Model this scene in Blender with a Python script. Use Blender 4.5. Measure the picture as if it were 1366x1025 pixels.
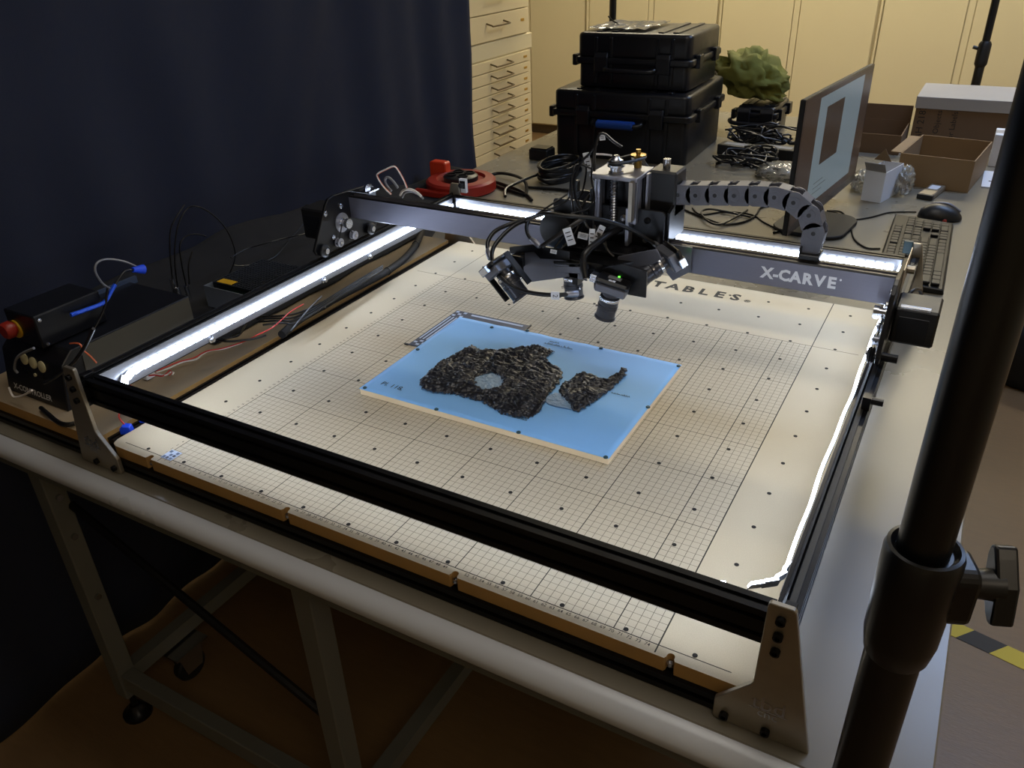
import bpy, bmesh, math, random
from mathutils import Vector, Matrix, noise
for o in list(bpy.data.objects): bpy.data.objects.remove(o)
random.seed(7)
SC = bpy.context.scene
COL = SC.collection
R = math.radians
# ------------------------------------------------------------------ camera
cam_d = bpy.data.cameras.new('camera'); cam = bpy.data.objects.new('camera', cam_d); COL.objects.link(cam)
right = Vector((0.87093743, 0.49032447, -0.03240216)); down = Vector((0.21885666, -0.44609146, -0.86781575)); fwd = Vector((-0.43996563, 0.74872179, -0.49582853))
cam.matrix_world = Matrix(((right.x, -down.x, -fwd.x, 0.92443), (right.y, -down.y, -fwd.y, -0.57492), (right.z, -down.z, -fwd.z, 0.64967), (0, 0, 0, 1)))
cam_d.sensor_width = 36; cam_d.lens = 1072.693 / 1366 * 36; cam_d.clip_start = 0.02; cam_d.clip_end = 40
SC.camera = cam
# ------------------------------------------------------------------ exposure, world
SC.view_settings.view_transform = 'Standard'; SC.view_settings.look = 'None'
SC.view_settings.exposure = 0.08; SC.view_settings.gamma = 1; SC.view_settings.use_curve_mapping = False
SC.cycles.use_denoising = True
W = bpy.data.worlds.new('world'); SC.world = W; W.use_nodes = True
W.node_tree.nodes['Background'].inputs[0].default_value = (0.9, 0.92, 1, 1)
W.node_tree.nodes['Background'].inputs[1].default_value = 0.02
LED_POWER = 20.0          # emission strength of one LED block
WARM_PANEL = 38.0; COOL_PANEL = 14.0; FRONT_PANEL = 4.6; FILL_PANEL = 4.2
FLOOR_Z = -0.80; TABLE_Z = -0.04; CEIL_Z = 2.0

def s2l(c): return tuple((v / 255 / 12.92) if v / 255 <= 0.04045 else ((v / 255 + 0.055) / 1.055) ** 2.4 for v in c)
def mat(name, rgb, rough=0.5, metal=0.0, var=0.0, scale=8.0, bump=0.0, bscale=60.0, spec=0.5, coat=0.0, emit=None, estr=0.0, alpha=1.0, trans=0.0, stretch=None):
    m = bpy.data.materials.new(name); m.use_nodes = True
    nt = m.node_tree; b = nt.nodes['Principled BSDF']
    c = s2l(rgb)
    b.inputs['Base Color'].default_value = (*c, 1); b.inputs['Roughness'].default_value = rough
    b.inputs['Metallic'].default_value = metal; b.inputs['Specular IOR Level'].default_value = spec
    b.inputs['Coat Weight'].default_value = coat; b.inputs['Alpha'].default_value = alpha
    b.inputs['Transmission Weight'].default_value = trans
    if emit: b.inputs['Emission Color'].default_value = (*s2l(emit), 1); b.inputs['Emission Strength'].default_value = estr
    tc = nt.nodes.new('ShaderNodeTexCoord'); mp = nt.nodes.new('ShaderNodeMapping'); nt.links.new(tc.outputs['Object'], mp.inputs[0])
    if stretch: mp.inputs['Scale'].default_value = stretch
    if var > 0:
        n = nt.nodes.new('ShaderNodeTexNoise'); n.inputs['Scale'].default_value = scale; n.inputs['Detail'].default_value = 6
        nt.links.new(mp.outputs[0], n.inputs['Vector'])
        mx = nt.nodes.new('ShaderNodeMix'); mx.data_type = 'RGBA'
        mx.inputs[6].default_value = (*[v * (1 - var) for v in c], 1); mx.inputs[7].default_value = (*[min(1, v * (1 + var)) for v in c], 1)
        nt.links.new(n.outputs[0], mx.inputs[0]); nt.links.new(mx.outputs[2], b.inputs['Base Color'])
        mr = nt.nodes.new('ShaderNodeMapRange'); mr.inputs['To Min'].default_value = max(0, rough - 0.08); mr.inputs['To Max'].default_value = min(1, rough + 0.08)
        nt.links.new(n.outputs[0], mr.inputs[0]); nt.links.new(mr.outputs[0], b.inputs['Roughness'])
    if bump > 0:
        n2 = nt.nodes.new('ShaderNodeTexNoise'); n2.inputs['Scale'].default_value = bscale; n2.inputs['Detail'].default_value = 4
        nt.links.new(mp.outputs[0], n2.inputs['Vector'])
        bp = nt.nodes.new('ShaderNodeBump'); bp.inputs['Strength'].default_value = bump; bp.inputs['Distance'].default_value = 0.002
        nt.links.new(n2.outputs[0], bp.inputs['Height']); nt.links.new(bp.outputs[0], b.inputs['Normal'])
    return m

M = {}
def mk(k, *a, **kw): M[k] = mat(k, *a, **kw)
mk('black_alu', (26, 26, 29), 0.32, 0.6, 0.15, 20)
mk('black_plate', (20, 20, 23), 0.30, 0.3, 0.15, 20)
mk('black_plastic', (17, 17, 19), 0.42, 0, 0.12, 30)
mk('rubber', (14, 14, 15), 0.5)
mk('cable', (13, 13, 15), 0.38)
mk('grey_alu', (160, 162, 172), 0.36, 0.8, 0.1, 60, stretch=(1, 40, 40))
mk('end_alu', (166, 158, 143), 0.38, 0.75, 0.12, 50, bump=0.03, bscale=200)
mk('steel', (190, 192, 198), 0.25, 1.0)
mk('brass', (200, 165, 90), 0.3, 1.0)
mk('bolt', (30, 30, 32), 0.35, 0.7)
mk('beam_face_lit', (118, 118, 130), 0.40, 0.7, 0.12, 30, stretch=(0.6, 30, 30))  # gantry front face lightened, LED reflections put into the colour
mk('mdf_edge', (168, 130, 74), 0.75, 0, 0.12, 40, bump=0.2, bscale=300)
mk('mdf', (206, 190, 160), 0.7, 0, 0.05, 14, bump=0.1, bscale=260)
mk('mdf_shaded', (150, 133, 108), 0.7, 0, 0.1, 12, bump=0.1, bscale=260)  # side board fibreboard, colour darkened for the shade under the rail
mk('ink', (34, 30, 26), 0.7)
mk('dark_hole', (22, 18, 14), 0.8)
mk('table_top', (116, 110, 97), 0.29, 0, 0.05, 5, spec=0.65)
mk('nose_painted_sheen', (178, 180, 184), 0.3, 0, 0.06, 6)  # rounded table nose, cool room reflection put into its colour
mk('table_frame', (98, 98, 92), 0.5, 0.1, 0.08, 10)
mk('floor', (112, 88, 60), 0.42, 0, 0.16, 6, bump=0.25, bscale=25, stretch=(3, 14, 1))
mk('wall', (196, 182, 152), 0.8, 0, 0.04, 3)
mk('ceiling', (205, 205, 202), 0.85, 0, 0.03, 3)
mk('cabinet', (204, 192, 156), 0.45, 0, 0.03, 4)
mk('cabinet_gap', (90, 74, 50), 0.7)
mk('drawer_front', (206, 190, 150), 0.45, 0, 0.03, 4)
mk('curtain', (18, 25, 46), 0.9, 0, 0.25, 40, bump=0.4, bscale=900)
mk('case', (15, 16, 21), 0.34, 0, 0.1, 30, bump=0.15, bscale=500)
mk('blue_grip', (20, 62, 140), 0.4)
mk('blue_tape', (28, 72, 220), 0.45)
mk('blue_cable', (34, 86, 226), 0.4)
mk('cardboard', (132, 109, 80), 0.8, 0, 0.1, 12, bump=0.15, bscale=80)
mk('cardboard_dark', (104, 82, 60), 0.85, 0, 0.1, 12)
mk('card_grey', (156, 152, 148), 0.8, 0, 0.04, 8)
mk('white_card', (205, 210, 220), 0.55, 0, 0.03, 6)
mk('label', (220, 222, 226), 0.5)
mk('red_plastic', (146, 36, 22), 0.4, 0, 0.1, 20)
mk('orange_red', (205, 62, 30), 0.4, 0, 0.1, 20)
mk('yellow', (205, 160, 30), 0.5)
mk('red_wire', (190, 40, 34), 0.45)
mk('white_wire', (220, 214, 208), 0.45)
mk('orange_wire', (206, 100, 60), 0.45)
mk('grey_wire', (120, 122, 128), 0.45)
mk('yellow_wire', (200, 175, 50), 0.45)
mk('green_wire', (50, 140, 70), 0.45)
mk('blue_film', (132, 186, 238), 0.55, 0, 0.06, 9, spec=0.3)
mk('pine_edge', (240, 216, 176), 0.6, 0, 0.1, 20)
mk('papyrus', (27, 28, 34), 0.33, 0, 0.2, 90, bump=0.12, bscale=500)
mk('black_cloth', (10, 12, 20), 0.92, 0, 0.2, 40, bump=0.4, bscale=900)
mk('skin_film', (124, 152, 180), 0.35, 0, 0.3, 160, bump=0.6, bscale=260)
mk('scale_dark', (44, 50, 68), 0.5, 0, 0.1, 40)
mk('scale_light', (176, 190, 214), 0.5)
mk('key', (22, 21, 20), 0.42, spec=0.35)
mk('keyboard', (16, 15, 15), 0.4, spec=0.35)
mk('monitor', (20, 19, 19), 0.55, spec=0.3)
mk('screen_bezel', (62, 52, 46), 0.25, coat=0.3)
mk('screen_desk', (66, 54, 48), 0.25, emit=(96, 76, 64), estr=0.1)
mk('screen_page', (112, 124, 130), 0.25, emit=(150, 168, 174), estr=0.22)
mk('screen_pic', (64, 54, 48), 0.25, emit=(86, 72, 64), estr=0.1)
mk('controller', (24, 25, 30), 0.32, 0.3, 0.1, 20)
mk('panel_olive', (84, 82, 74), 0.42, 0.3, 0.06, 12)
mk('lip', (72, 86, 112), 0.4, 0.3)
mk('button_face', (196, 188, 150), 0.4)
mk('psu', (168, 176, 190), 0.35, 0.7)
mk('psu_mesh', (70, 74, 82), 0.4, 0.7)
mk('pcb_green', (70, 150, 110), 0.5)
mk('green_cloth', (110, 110, 44), 0.85, 0, 0.2, 18, bump=0.4, bscale=400)
mk('clear_plastic', (200, 198, 190), 0.15, 0, 0, trans=0.75, bump=0.5, bscale=40)
mk('cam_body', (104, 106, 114), 0.38, 0.4, 0.05, 30)
mk('cam_back', (18, 18, 20), 0.3)
mk('lens_black', (60, 62, 70), 0.28, 0.4)
mk('lens_glass', (10, 12, 22), 0.05, 0, coat=1.0)
mk('chain', (92, 94, 104), 0.42, 0, 0.06, 30)
mk('chain_dark', (22, 22, 25), 0.4)
mk('led_green', (60, 255, 40), 0.4, emit=(90, 255, 60), estr=4)
mk('strip_tape', (120, 124, 132), 0.5)
mk('arm_sheen', (108, 110, 120), 0.35, 0.3)  # black sheet steel arms, their grey reflection put into the colour
mk('led_channel', (126, 127, 132), 0.38, 0.6, 0.06, 30)
mk('stand', (10, 10, 13), 0.32, 0.0)
mk('tape_yellow', (196, 176, 50), 0.6)
mk('tape_black', (24, 22, 20), 0.6)
mk('bag_black', (14, 13, 15), 0.7, 0, 0.2, 30, bump=0.3, bscale=200)
mk('teal', (24, 64, 76), 0.4)
def emitter(name, rgb, strength):
    m = bpy.data.materials.new(name); m.use_nodes = True; nt = m.node_tree; nt.nodes.remove(nt.nodes['Principled BSDF'])
    e = nt.nodes.new('ShaderNodeEmission'); e.inputs[0].default_value = (*s2l(rgb), 1); e.inputs[1].default_value = strength
    nt.links.new(e.outputs[0], nt.nodes['Material Output'].inputs[0]); M[name] = m
emitter('led_glow', (216, 231, 255), LED_POWER)
emitter('panel_warm', (255, 242, 210), WARM_PANEL)
emitter('panel_front', (255, 249, 240), FRONT_PANEL)
mk('pull', (118, 104, 80), 0.4, 0.7)
emitter('panel_fill', (255, 236, 208), FILL_PANEL)
emitter('panel_cool', (176, 206, 255), COOL_PANEL)

# ------------------------------------------------------------------ mesh helpers
class MB:
    def __init__(s): s.v = []; s.f = []
    def add(s, vs, fs):
        k = len(s.v); s.v += [Vector(p) for p in vs]; s.f += [tuple(i + k for i in f) for f in fs]; return s
    def box(s, x0, x1, y0, y1, z0, z1, mtx=None):
        vs = [Vector((x, y, z)) for z in (z0, z1) for y in (y0, y1) for x in (x0, x1)]
        if mtx: vs = [mtx @ v for v in vs]
        return s.add(vs, [(0, 2, 3, 1), (4, 5, 7, 6), (0, 1, 5, 4), (2, 6, 7, 3), (0, 4, 6, 2), (1, 3, 7, 5)])
    def cbox(s, c, d, mtx=None): return s.box(c[0] - d[0] / 2, c[0] + d[0] / 2, c[1] - d[1] / 2, c[1] + d[1] / 2, c[2] - d[2] / 2, c[2] + d[2] / 2, mtx)
    def cyl(s, p0, p1, r0, r1=None, n=16, caps=True):
        r1 = r0 if r1 is None else r1; p0 = Vector(p0); p1 = Vector(p1); d = (p1 - p0).normalized()
        a = d.orthogonal().normalized(); b = d.cross(a)
        vs = []; 
        for p, r in ((p0, r0), (p1, r1)):
            vs += [p + (a * math.cos(t) + b * math.sin(t)) * r for t in [2 * math.pi * i / n for i in range(n)]]
        fs = [(i, (i + 1) % n, n + (i + 1) % n, n + i) for i in range(n)]
        if caps: fs += [tuple(range(n - 1, -1, -1)), tuple(range(n, 2 * n))]
        return s.add(vs, fs)
    def prism(s, poly, axis, a0, a1):
        def P(p, a): return {'x': (a, p[0], p[1]), 'y': (p[0], a, p[1]), 'z': (p[0], p[1], a)}[axis]
        n = len(poly); ar = sum(poly[i][0] * poly[(i + 1) % n][1] - poly[(i + 1) % n][0] * poly[i][1] for i in range(n))
        if (ar > 0) == (axis == 'y'): poly = poly[::-1]
        vs = [P(p, a0) for p in poly] + [P(p, a1) for p in poly]
        return s.add(vs, [tuple(range(n - 1, -1, -1)), tuple(range(n, 2 * n))] + [(i, (i + 1) % n, n + (i + 1) % n, n + i) for i in range(n)])
    def lathe(s, prof, p0, d, n=20):
        p0 = Vector(p0); d = Vector(d).normalized(); a = d.orthogonal().normalized(); b = d.cross(a); vs = []; fs = []
        for r, h in prof:
            vs += [p0 + d * h + (a * math.cos(2 * math.pi * i / n) + b * math.sin(2 * math.pi * i / n)) * r for i in range(n)]
        m = len(prof)
        for j in range(m - 1):
            fs += [(j * n + i, j * n + (i + 1) % n, (j + 1) * n + (i + 1) % n, (j + 1) * n + i) for i in range(n)]
        fs += [tuple(range(n - 1, -1, -1)), tuple(range((m - 1) * n, m * n))]
        return s.add(vs, fs)
    def tube(s, pts, r, n=6, sub=5, closed=False):
        P = spline(pts, sub, closed); m = len(P); vs = []; fs = []; a = None
        for i, p in enumerate(P):
            if closed: d = P[(i + 1) % m] - P[i - 1]
            else: d = P[min(i + 1, m - 1)] - P[max(i - 1, 0)]
            d = d.normalized() if d.length > 1e-9 else Vector((0, 0, 1))
            a = d.orthogonal().normalized() if a is None else (a - d * a.dot(d)).normalized()
            b = d.cross(a); vs += [p + (a * math.cos(2 * math.pi * k / n) + b * math.sin(2 * math.pi * k / n)) * r for k in range(n)]
        for i in range(m if closed else m - 1):
            j = (i + 1) % m; fs += [(i * n + k, i * n + (k + 1) % n, j * n + (k + 1) % n, j * n + k) for k in range(n)]
        if not closed: fs += [tuple(range(n - 1, -1, -1)), tuple(range((m - 1) * n, m * n))]
        return s.add(vs, fs)
    def xf(s, mtx): s.v = [mtx @ v for v in s.v]; return s
def spline(pts, sub=5, closed=False):
    P = [Vector(p) for p in pts]; n = len(P)
    if n < 3 and not closed: return P
    out = []
    for i in range(n if closed else n - 1):
        if closed: p0, p1, p2, p3 = P[i - 1], P[i], P[(i + 1) % n], P[(i + 2) % n]
        else: p0, p1, p2, p3 = P[max(i - 1, 0)], P[i], P[i + 1], P[min(i + 2, n - 1)]
        for k in range(sub):
            t = k / sub
            out.append(0.5 * ((2 * p1) + (p2 - p0) * t + (2 * p0 - 5 * p1 + 4 * p2 - p3) * t * t + (3 * p1 - p0 - 3 * p2 + p3) * t ** 3))
    if not closed: out.append(P[-1].copy())
    return out
def rootloc(o):
    v = Vector((0, 0, 0))
    while o is not None: v = v + o.location; o = o.parent
    return v
def mesh_of(mb, name, bevel=0, seg=1, smooth=None):
    me = bpy.data.meshes.new(name); me.from_pydata(mb.v, [], mb.f)
    if bevel or smooth is not None:
        bm = bmesh.new(); bm.from_mesh(me); bmesh.ops.remove_doubles(bm, verts=bm.verts, dist=1e-6)
        if bevel:
            ed = [e for e in bm.edges if len(e.link_faces) == 2 and e.calc_face_angle(0) > 0.5]
            bmesh.ops.bevel(bm, geom=ed, offset=bevel, segments=seg, affect='EDGES', profile=0.5)
        if smooth is not None:
            for f in bm.faces: f.smooth = True
            for e in bm.edges:
                if len(e.link_faces) == 2 and e.calc_face_angle(0) > R(smooth): e.smooth = False
        bm.to_mesh(me); bm.free()
    me.update(); return me
def build(mb, name, m, parent=None, bevel=0, seg=1, smooth=None, local=False, label=None, kind=None):
    """one mesh object; vertices come in world space unless local"""
    if not local:
        if parent is not None: off = rootloc(parent)
        else:
            xs = [v.x for v in mb.v]; ys = [v.y for v in mb.v]; zs = [v.z for v in mb.v]
            off = Vector(((min(xs) + max(xs)) / 2, (min(ys) + max(ys)) / 2, min(zs)))
        mb.v = [v - off for v in mb.v]
    me = mesh_of(mb, name, bevel, seg, smooth)
    for x in (m if isinstance(m, (list, tuple)) else [m]): me.materials.append(M[x])
    o = bpy.data.objects.new(name, me); COL.objects.link(o)
    if parent is not None: o.parent = parent
    elif not local: o.location = off
    if label: o['label'] = label
    if kind: o['kind'] = kind
    return o
def tag(o, label, cat, group=None, kind=None):
    o['label'] = label; o['category'] = cat
    if group: o['group'] = group
    if kind: o['kind'] = kind
    return o
def thing(name, label, cat, loc=(0, 0, 0), rot=None, group=None):
    o = bpy.data.objects.new(name, None); COL.objects.link(o); o.location = loc; o.empty_display_size = 0.05
    if rot is not None: o.rotation_euler = rot
    return tag(o, label, cat, group)
def struct(mb, name, m, **kw):
    o = build(mb, name, m, **kw); o['kind'] = 'structure'; return o
def copy_tree(o, parent=None):
    c = o.copy(); COL.objects.link(c); c.parent = parent
    for ch in list(o.children): copy_tree(ch, c)
    return c
def text_mb(s, size, mtx, bold=0.0, extrude=0.0):
    cu = bpy.data.curves.new('t', 'FONT'); cu.body = s; cu.size = size; cu.offset = bold; cu.extrude = extrude; cu.resolution_u = 2
    cu.align_x = 'CENTER'; cu.align_y = 'CENTER'
    ob = bpy.data.objects.new('t', cu); COL.objects.link(ob)
    me = bpy.data.meshes.new_from_object(ob)
    mb = MB(); mb.add([mtx @ v.co for v in me.vertices], [tuple(p.vertices) for p in me.polygons])
    bpy.data.objects.remove(ob); bpy.data.curves.remove(cu); bpy.data.meshes.remove(me); return mb
def frame(loc, xa, ya):
    x = Vector(xa).normalized(); y = Vector(ya); y = (y - x * y.dot(x)).normalized(); z = x.cross(y)
    return Matrix(((x.x, y.x, z.x, loc[0]), (x.y, y.y, z.y, loc[1]), (x.z, y.z, z.z, loc[2]), (0, 0, 0, 1)))
def merge(mbs):
    o = MB()
    for m in mbs: o.add(m.v, m.f)
    return o
def rrect(x0, x1, y0, y1, r, n=4):
    out = []
    for cx, cy, a in ((x1 - r, y0 + r, -90), (x1 - r, y1 - r, 0), (x0 + r, y1 - r, 90), (x0 + r, y0 + r, 180)):
        out += [(cx + r * math.cos(R(a + 90 * i / n)), cy + r * math.sin(R(a + 90 * i / n))) for i in range(n + 1)]
    return out
def slot_profile(w, h, nu, nv, sw=0.006, sd=0.005):
    """T-slot outline, width w height h, nu slots on top/bottom, nv slots on the sides; origin at the lower left"""
    P = [(0, 0)]
    for i in range(nu):
        c = w * (i + 0.5) / nu; P += [(c - sw / 2, 0), (c - sw / 2, sd), (c + sw / 2, sd), (c + sw / 2, 0)]
    P.append((w, 0))
    for i in range(nv):
        c = h * (i + 0.5) / nv; P += [(w, c - sw / 2), (w - sd, c - sw / 2), (w - sd, c + sw / 2), (w, c + sw / 2)]
    P.append((w, h))
    for i in range(nu):
        c = w * (nu - i - 0.5) / nu; P += [(c + sw / 2, h), (c + sw / 2, h - sd), (c - sw / 2, h - sd), (c - sw / 2, h)]
    P.append((0, h))
    for i in range(nv):
        c = h * (nv - i - 0.5) / nv; P += [(0, c + sw / 2), (sd, c + sw / 2), (sd, c - sw / 2), (0, c - sw / 2)]
    return P
def cable(name, pts, r, m, parent=None, n=6, sub=5, **kw):
    return build(MB().tube(pts, r, n, sub), name, m, parent, smooth=60, **kw)
# ------------------------------------------------------------------ the room
X0, X1, Y0, Y1 = -3.0, 3.2, -2.6, 5.78
struct(MB().box(X0, X1, Y0, Y1, FLOOR_Z - 0.1, FLOOR_Z), 'floor', 'floor')
struct(MB().box(X0, X1, Y0, Y1, CEIL_Z, CEIL_Z + 0.1), 'ceiling', 'ceiling')
struct(MB().box(X0, X1, Y1, Y1 + 0.1, FLOOR_Z, CEIL_Z), 'wall_back', 'wall')
struct(MB().box(X0, X1, Y0 - 0.1, Y0, FLOOR_Z, CEIL_Z), 'wall_front', 'wall')
struct(MB().box(X0 - 0.1, X0, Y0, Y1, FLOOR_Z, CEIL_Z), 'wall_left', 'wall')
struct(MB().box(X1, X1 + 0.1, Y0, Y1, FLOOR_Z, CEIL_Z), 'wall_right', 'wall')
def ceiling_light(loc, sx, sy, m, label):
    t = thing('ceiling_light', label, 'ceiling light', (loc[0], loc[1], CEIL_Z - 0.06), group='ceiling lights')
    z = CEIL_Z - 0.06
    build(MB().box(loc[0] - sx / 2, loc[0] + sx / 2, loc[1] - sy / 2, loc[1] + sy / 2, z, z + 0.006), 'diffuser', m, t)
    f = MB(); w = 0.02
    for a, b, c, d in ((-sx / 2 - w, -sx / 2, -sy / 2 - w, sy / 2 + w), (sx / 2, sx / 2 + w, -sy / 2 - w, sy / 2 + w), (-sx / 2, sx / 2, -sy / 2 - w, -sy / 2), (-sx / 2, sx / 2, sy / 2, sy / 2 + w)):
        f.box(loc[0] + a, loc[0] + b, loc[1] + c, loc[1] + d, z - 0.004, CEIL_Z)
    build(f, 'fixture_frame', 'ceiling', t)
ceiling_light((-0.9, 4.0), 1.2, 0.3, 'panel_warm', 'warm ceiling light over the drawer cabinet end of the room')
ceiling_light((0.75, 4.0), 1.2, 0.3, 'panel_warm', 'warm ceiling light over the cream cupboards')
ceiling_light((1.6, 2.3), 1.2, 0.6, 'panel_cool', 'cool ceiling light over the right side of the table')
ceiling_light((0.75, 0.25), 1.2, 0.6, 'panel_front', 'warm white ceiling light over the front of the table')
ceiling_light((2.0, -1.2), 1.2, 0.6, 'panel_fill', 'warm white ceiling light near the front right corner')
# cream cupboards along the back wall
YC = 5.2
def cupboard(xa, xb, label):
    t = thing('cupboard', label, 'cupboard', ((xa + xb) / 2, YC, FLOOR_Z), group='cream cupboards along the back wall')
    build(MB().box(xa + 0.004, xb - 0.004, YC + 0.02, Y1 - 0.02, FLOOR_Z + 0.07, 1.3), 'carcass', 'cabinet', t)
    build(MB().box(xa + 0.01, xb - 0.01, YC + 0.05, Y1 - 0.05, FLOOR_Z, FLOOR_Z + 0.07), 'plinth', 'cabinet_gap', t)
    mid = (xa + xb) / 2
    for a, b, s in ((xa + 0.018, mid - 0.022, 1), (mid + 0.022, xb - 0.018, -1)):
        d = build(MB().box(a, b, YC, YC + 0.018, FLOOR_Z + 0.08, 1.28), 'door', 'cabinet', t, bevel=0.003)
    build(MB().box(mid - 0.018, mid + 0.018, YC + 0.006, YC + 0.02, FLOOR_Z + 0.08, 1.28), 'centre_post', 'cabinet', t)
    build(MB().box(xa + 0.0, xa + 0.014, YC - 0.012, YC + 0.02, FLOOR_Z + 0.07, 1.3), 'side_trim', 'cabinet', t, bevel=0.003)
for xa, xb, lb in ((-2.70, -1.73, 'cream metal cupboard beside the drawer cabinet'), (-1.73, -0.763, 'cream metal cupboard behind the stacked black cases'), (-0.763, 0.225, 'cream metal cupboard behind the green cloth and monitor'), (0.225, 1.21, 'cream metal cupboard behind the large labelled box'), (1.21, 2.2, 'cream metal cupboard at the far right end of the row')):
    cupboard(xa, xb, lb)
# flat file drawer cabinet
XF = -1.10
fc = thing('drawer_cabinet', 'cream flat file cabinet with shallow drawers and wire pulls', 'cabinet', (XF - 0.3, 2.6, FLOOR_Z))
build(MB().box(XF - 0.6, XF - 0.012, 1.95, 3.19, FLOOR_Z, 0.118), 'lower_body', 'cabinet', fc)
build(MB().box(XF - 0.6, XF - 0.006, 1.95, 3.20, 0.118, 0.19), 'base_strip', 'cabinet', fc, bevel=0.004)
build(MB().box(XF - 0.6, XF - 0.012, 1.96, 3.18, 0.19, 0.85), 'upper_body', 'cabinet', fc)
def pull(p, y, z, w=0.075):
    return build(MB().tube([(XF, y - w, z + 0.004), (XF + 0.03, y - w, z - 0.004), (XF + 0.034, y - w + 0.01, z - 0.006), (XF + 0.034, y + w - 0.01, z - 0.006), (XF + 0.03, y + w, z - 0.004), (XF, y + w, z + 0.004)], 0.004, 6, 2), 'pull', 'pull', p, smooth=60)
zs = [0.114 - 0.0505 * i for i in range(13)]
for i in range(12):
    d = build(MB().box(XF - 0.012, XF, 1.97, 3.165, zs[i + 1] + 0.0035, zs[i]), 'drawer', 'drawer_front', fc, bevel=0.0015)
    pull(d, 2.86, zs[i] - 0.02)
    build(MB().box(XF, XF + 0.002, 3.10, 3.13, zs[i] - 0.03, zs[i] - 0.02), 'label_slot', 'brass', d)
for i in range(5):
    d = build(MB().box(XF - 0.012, XF, 1.98, 3.15, 0.196 + 0.112 * i, 0.196 + 0.112 * i + 0.108), 'drawer', 'drawer_front', fc, bevel=0.0015)
    pull(d, 2.84, 0.196 + 0.112 * i + 0.07)
    build(MB().box(XF, XF + 0.002, 3.08, 3.11, 0.25 + 0.112 * i, 0.262 + 0.112 * i), 'label_slot', 'brass', d)
# black curtain
cu = MB(); NY, NZ = 190, 40
for j in range(NZ + 1):
    z = FLOOR_Z + 0.01 + (CEIL_Z - 0.1 - FLOOR_Z) * j / NZ
    for i in range(NY + 1):
        y = -1.0 + 2.80 * i / NY
        amp = 0.004 + 0.006 * noise.noise(Vector((y * 2, 0, 3)))
        x = -0.585 + amp * math.sin(y * 31 + 1.6 * math.sin(y * 4.3) + 0.7 * noise.noise(Vector((y * 3, z * 1.5, 0)))) + 0.022 * noise.noise(Vector((y * 4 + z * 1.2, z * 2.0 - y, 5))) + 0.008 * noise.noise(Vector((y * 11 - z * 5, z * 2.5, 7)))
        cu.v.append(Vector((x, y, z)))
cu.f = [(j * (NY + 1) + i, j * (NY + 1) + i + 1, (j + 1) * (NY + 1) + i + 1, (j + 1) * (NY + 1) + i) for j in range(NZ) for i in range(NY)]
cuo = build(cu, 'curtain', 'curtain', smooth=80); tag(cuo, 'black fabric curtain hanging behind the left side of the table', 'curtain')
so = cuo.modifiers.new('s', 'SOLIDIFY'); so.thickness = 0.004
# ------------------------------------------------------------------ work table
tb = thing('work_table', 'long grey laminate work table carrying the router and cases', 'table', (0.258, 1.4, FLOOR_Z))
build(MB().box(-0.5, 1.016, -0.042, 2.80, TABLE_Z - 0.030, TABLE_Z), 'table_top', 'table_top', tb, bevel=0.002)
nose = [(-0.0425, TABLE_Z), (-0.052, TABLE_Z - 0.0015), (-0.060, TABLE_Z - 0.006), (-0.065, TABLE_Z - 0.013), (-0.066, TABLE_Z - 0.02), (-0.063, TABLE_Z - 0.027), (-0.0425, TABLE_Z - 0.030)]
build(MB().prism(nose, 'x', -0.5, 1.016), 'front_nose', 'nose_painted_sheen', tb, smooth=50, label='rounded front edge with a painted cool sheen')
ap = MB().box(-0.48, 0.99, -0.036, -0.006, TABLE_Z - 0.075, TABLE_Z - 0.0305)
build(ap, 'apron', 'table_frame', tb)
build(MB().box(-0.48, -0.45, 0.0, 2.76, TABLE_Z - 0.075, TABLE_Z - 0.0305), 'apron', 'table_frame', tb)
build(MB().box(0.96, 0.99, 0.0, 2.76, TABLE_Z - 0.075, TABLE_Z - 0.0305), 'apron', 'table_frame', tb)
for x in (-0.385, 0.230, 0.860):
    for y in (0.012, 2.70):
        lg = build(MB().box(x - 0.018, x + 0.018, y - 0.018, y + 0.018, FLOOR_Z + 0.07, TABLE_Z - 0.0305), 'leg', 'table_frame', tb, bevel=0.002)
        ft = MB().cyl((x, y, FLOOR_Z + 0.018), (x, y, FLOOR_Z + 0.075), 0.007, n=12).lathe([(0.03, 0.0), (0.03, 0.008), (0.018, 0.014), (0.011, 0.03)], (x, y, FLOOR_Z), (0, 0, 1), 18)
        build(ft, 'levelling_foot', 'bolt', lg, smooth=40)
    build(MB().box(x - 0.014, x + 0.014, 0.03, 2.682, FLOOR_Z + 0.1, FLOOR_Z + 0.135), 'side_stretcher', 'table_frame', tb)
for x0, x1 in ((-0.367, 0.212), (0.248, 0.842)):
    build(MB().box(x0, x1, -0.002, 0.026, FLOOR_Z + 0.095, FLOOR_Z + 0.14), 'front_stretcher', 'table_frame', tb, bevel=0.002)
for (a, b) in (((-0.37, 0.03, FLOOR_Z + 0.56), (0.22, 0.03, FLOOR_Z + 0.30)),):
    build(MB().cyl(a, b, 0.008, n=8), 'cross_brace', 'black_alu', tb)
for z in (-0.21, -0.30, -0.45): build(MB().cyl((-0.367, 0.012, z), (-0.361, 0.012, z), 0.006, n=10), 'frame_bolt', 'steel', tb)
cs = thing('caster', 'small caster wheel with shiny fork on the floor under the table', 'caster', (-0.36, 0.14, FLOOR_Z))
build(MB().cyl((-0.372, 0.14, FLOOR_Z + 0.036), (-0.348, 0.14, FLOOR_Z + 0.036), 0.036, n=24), 'wheel', 'rubber', cs, bevel=0.004, smooth=40)
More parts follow.
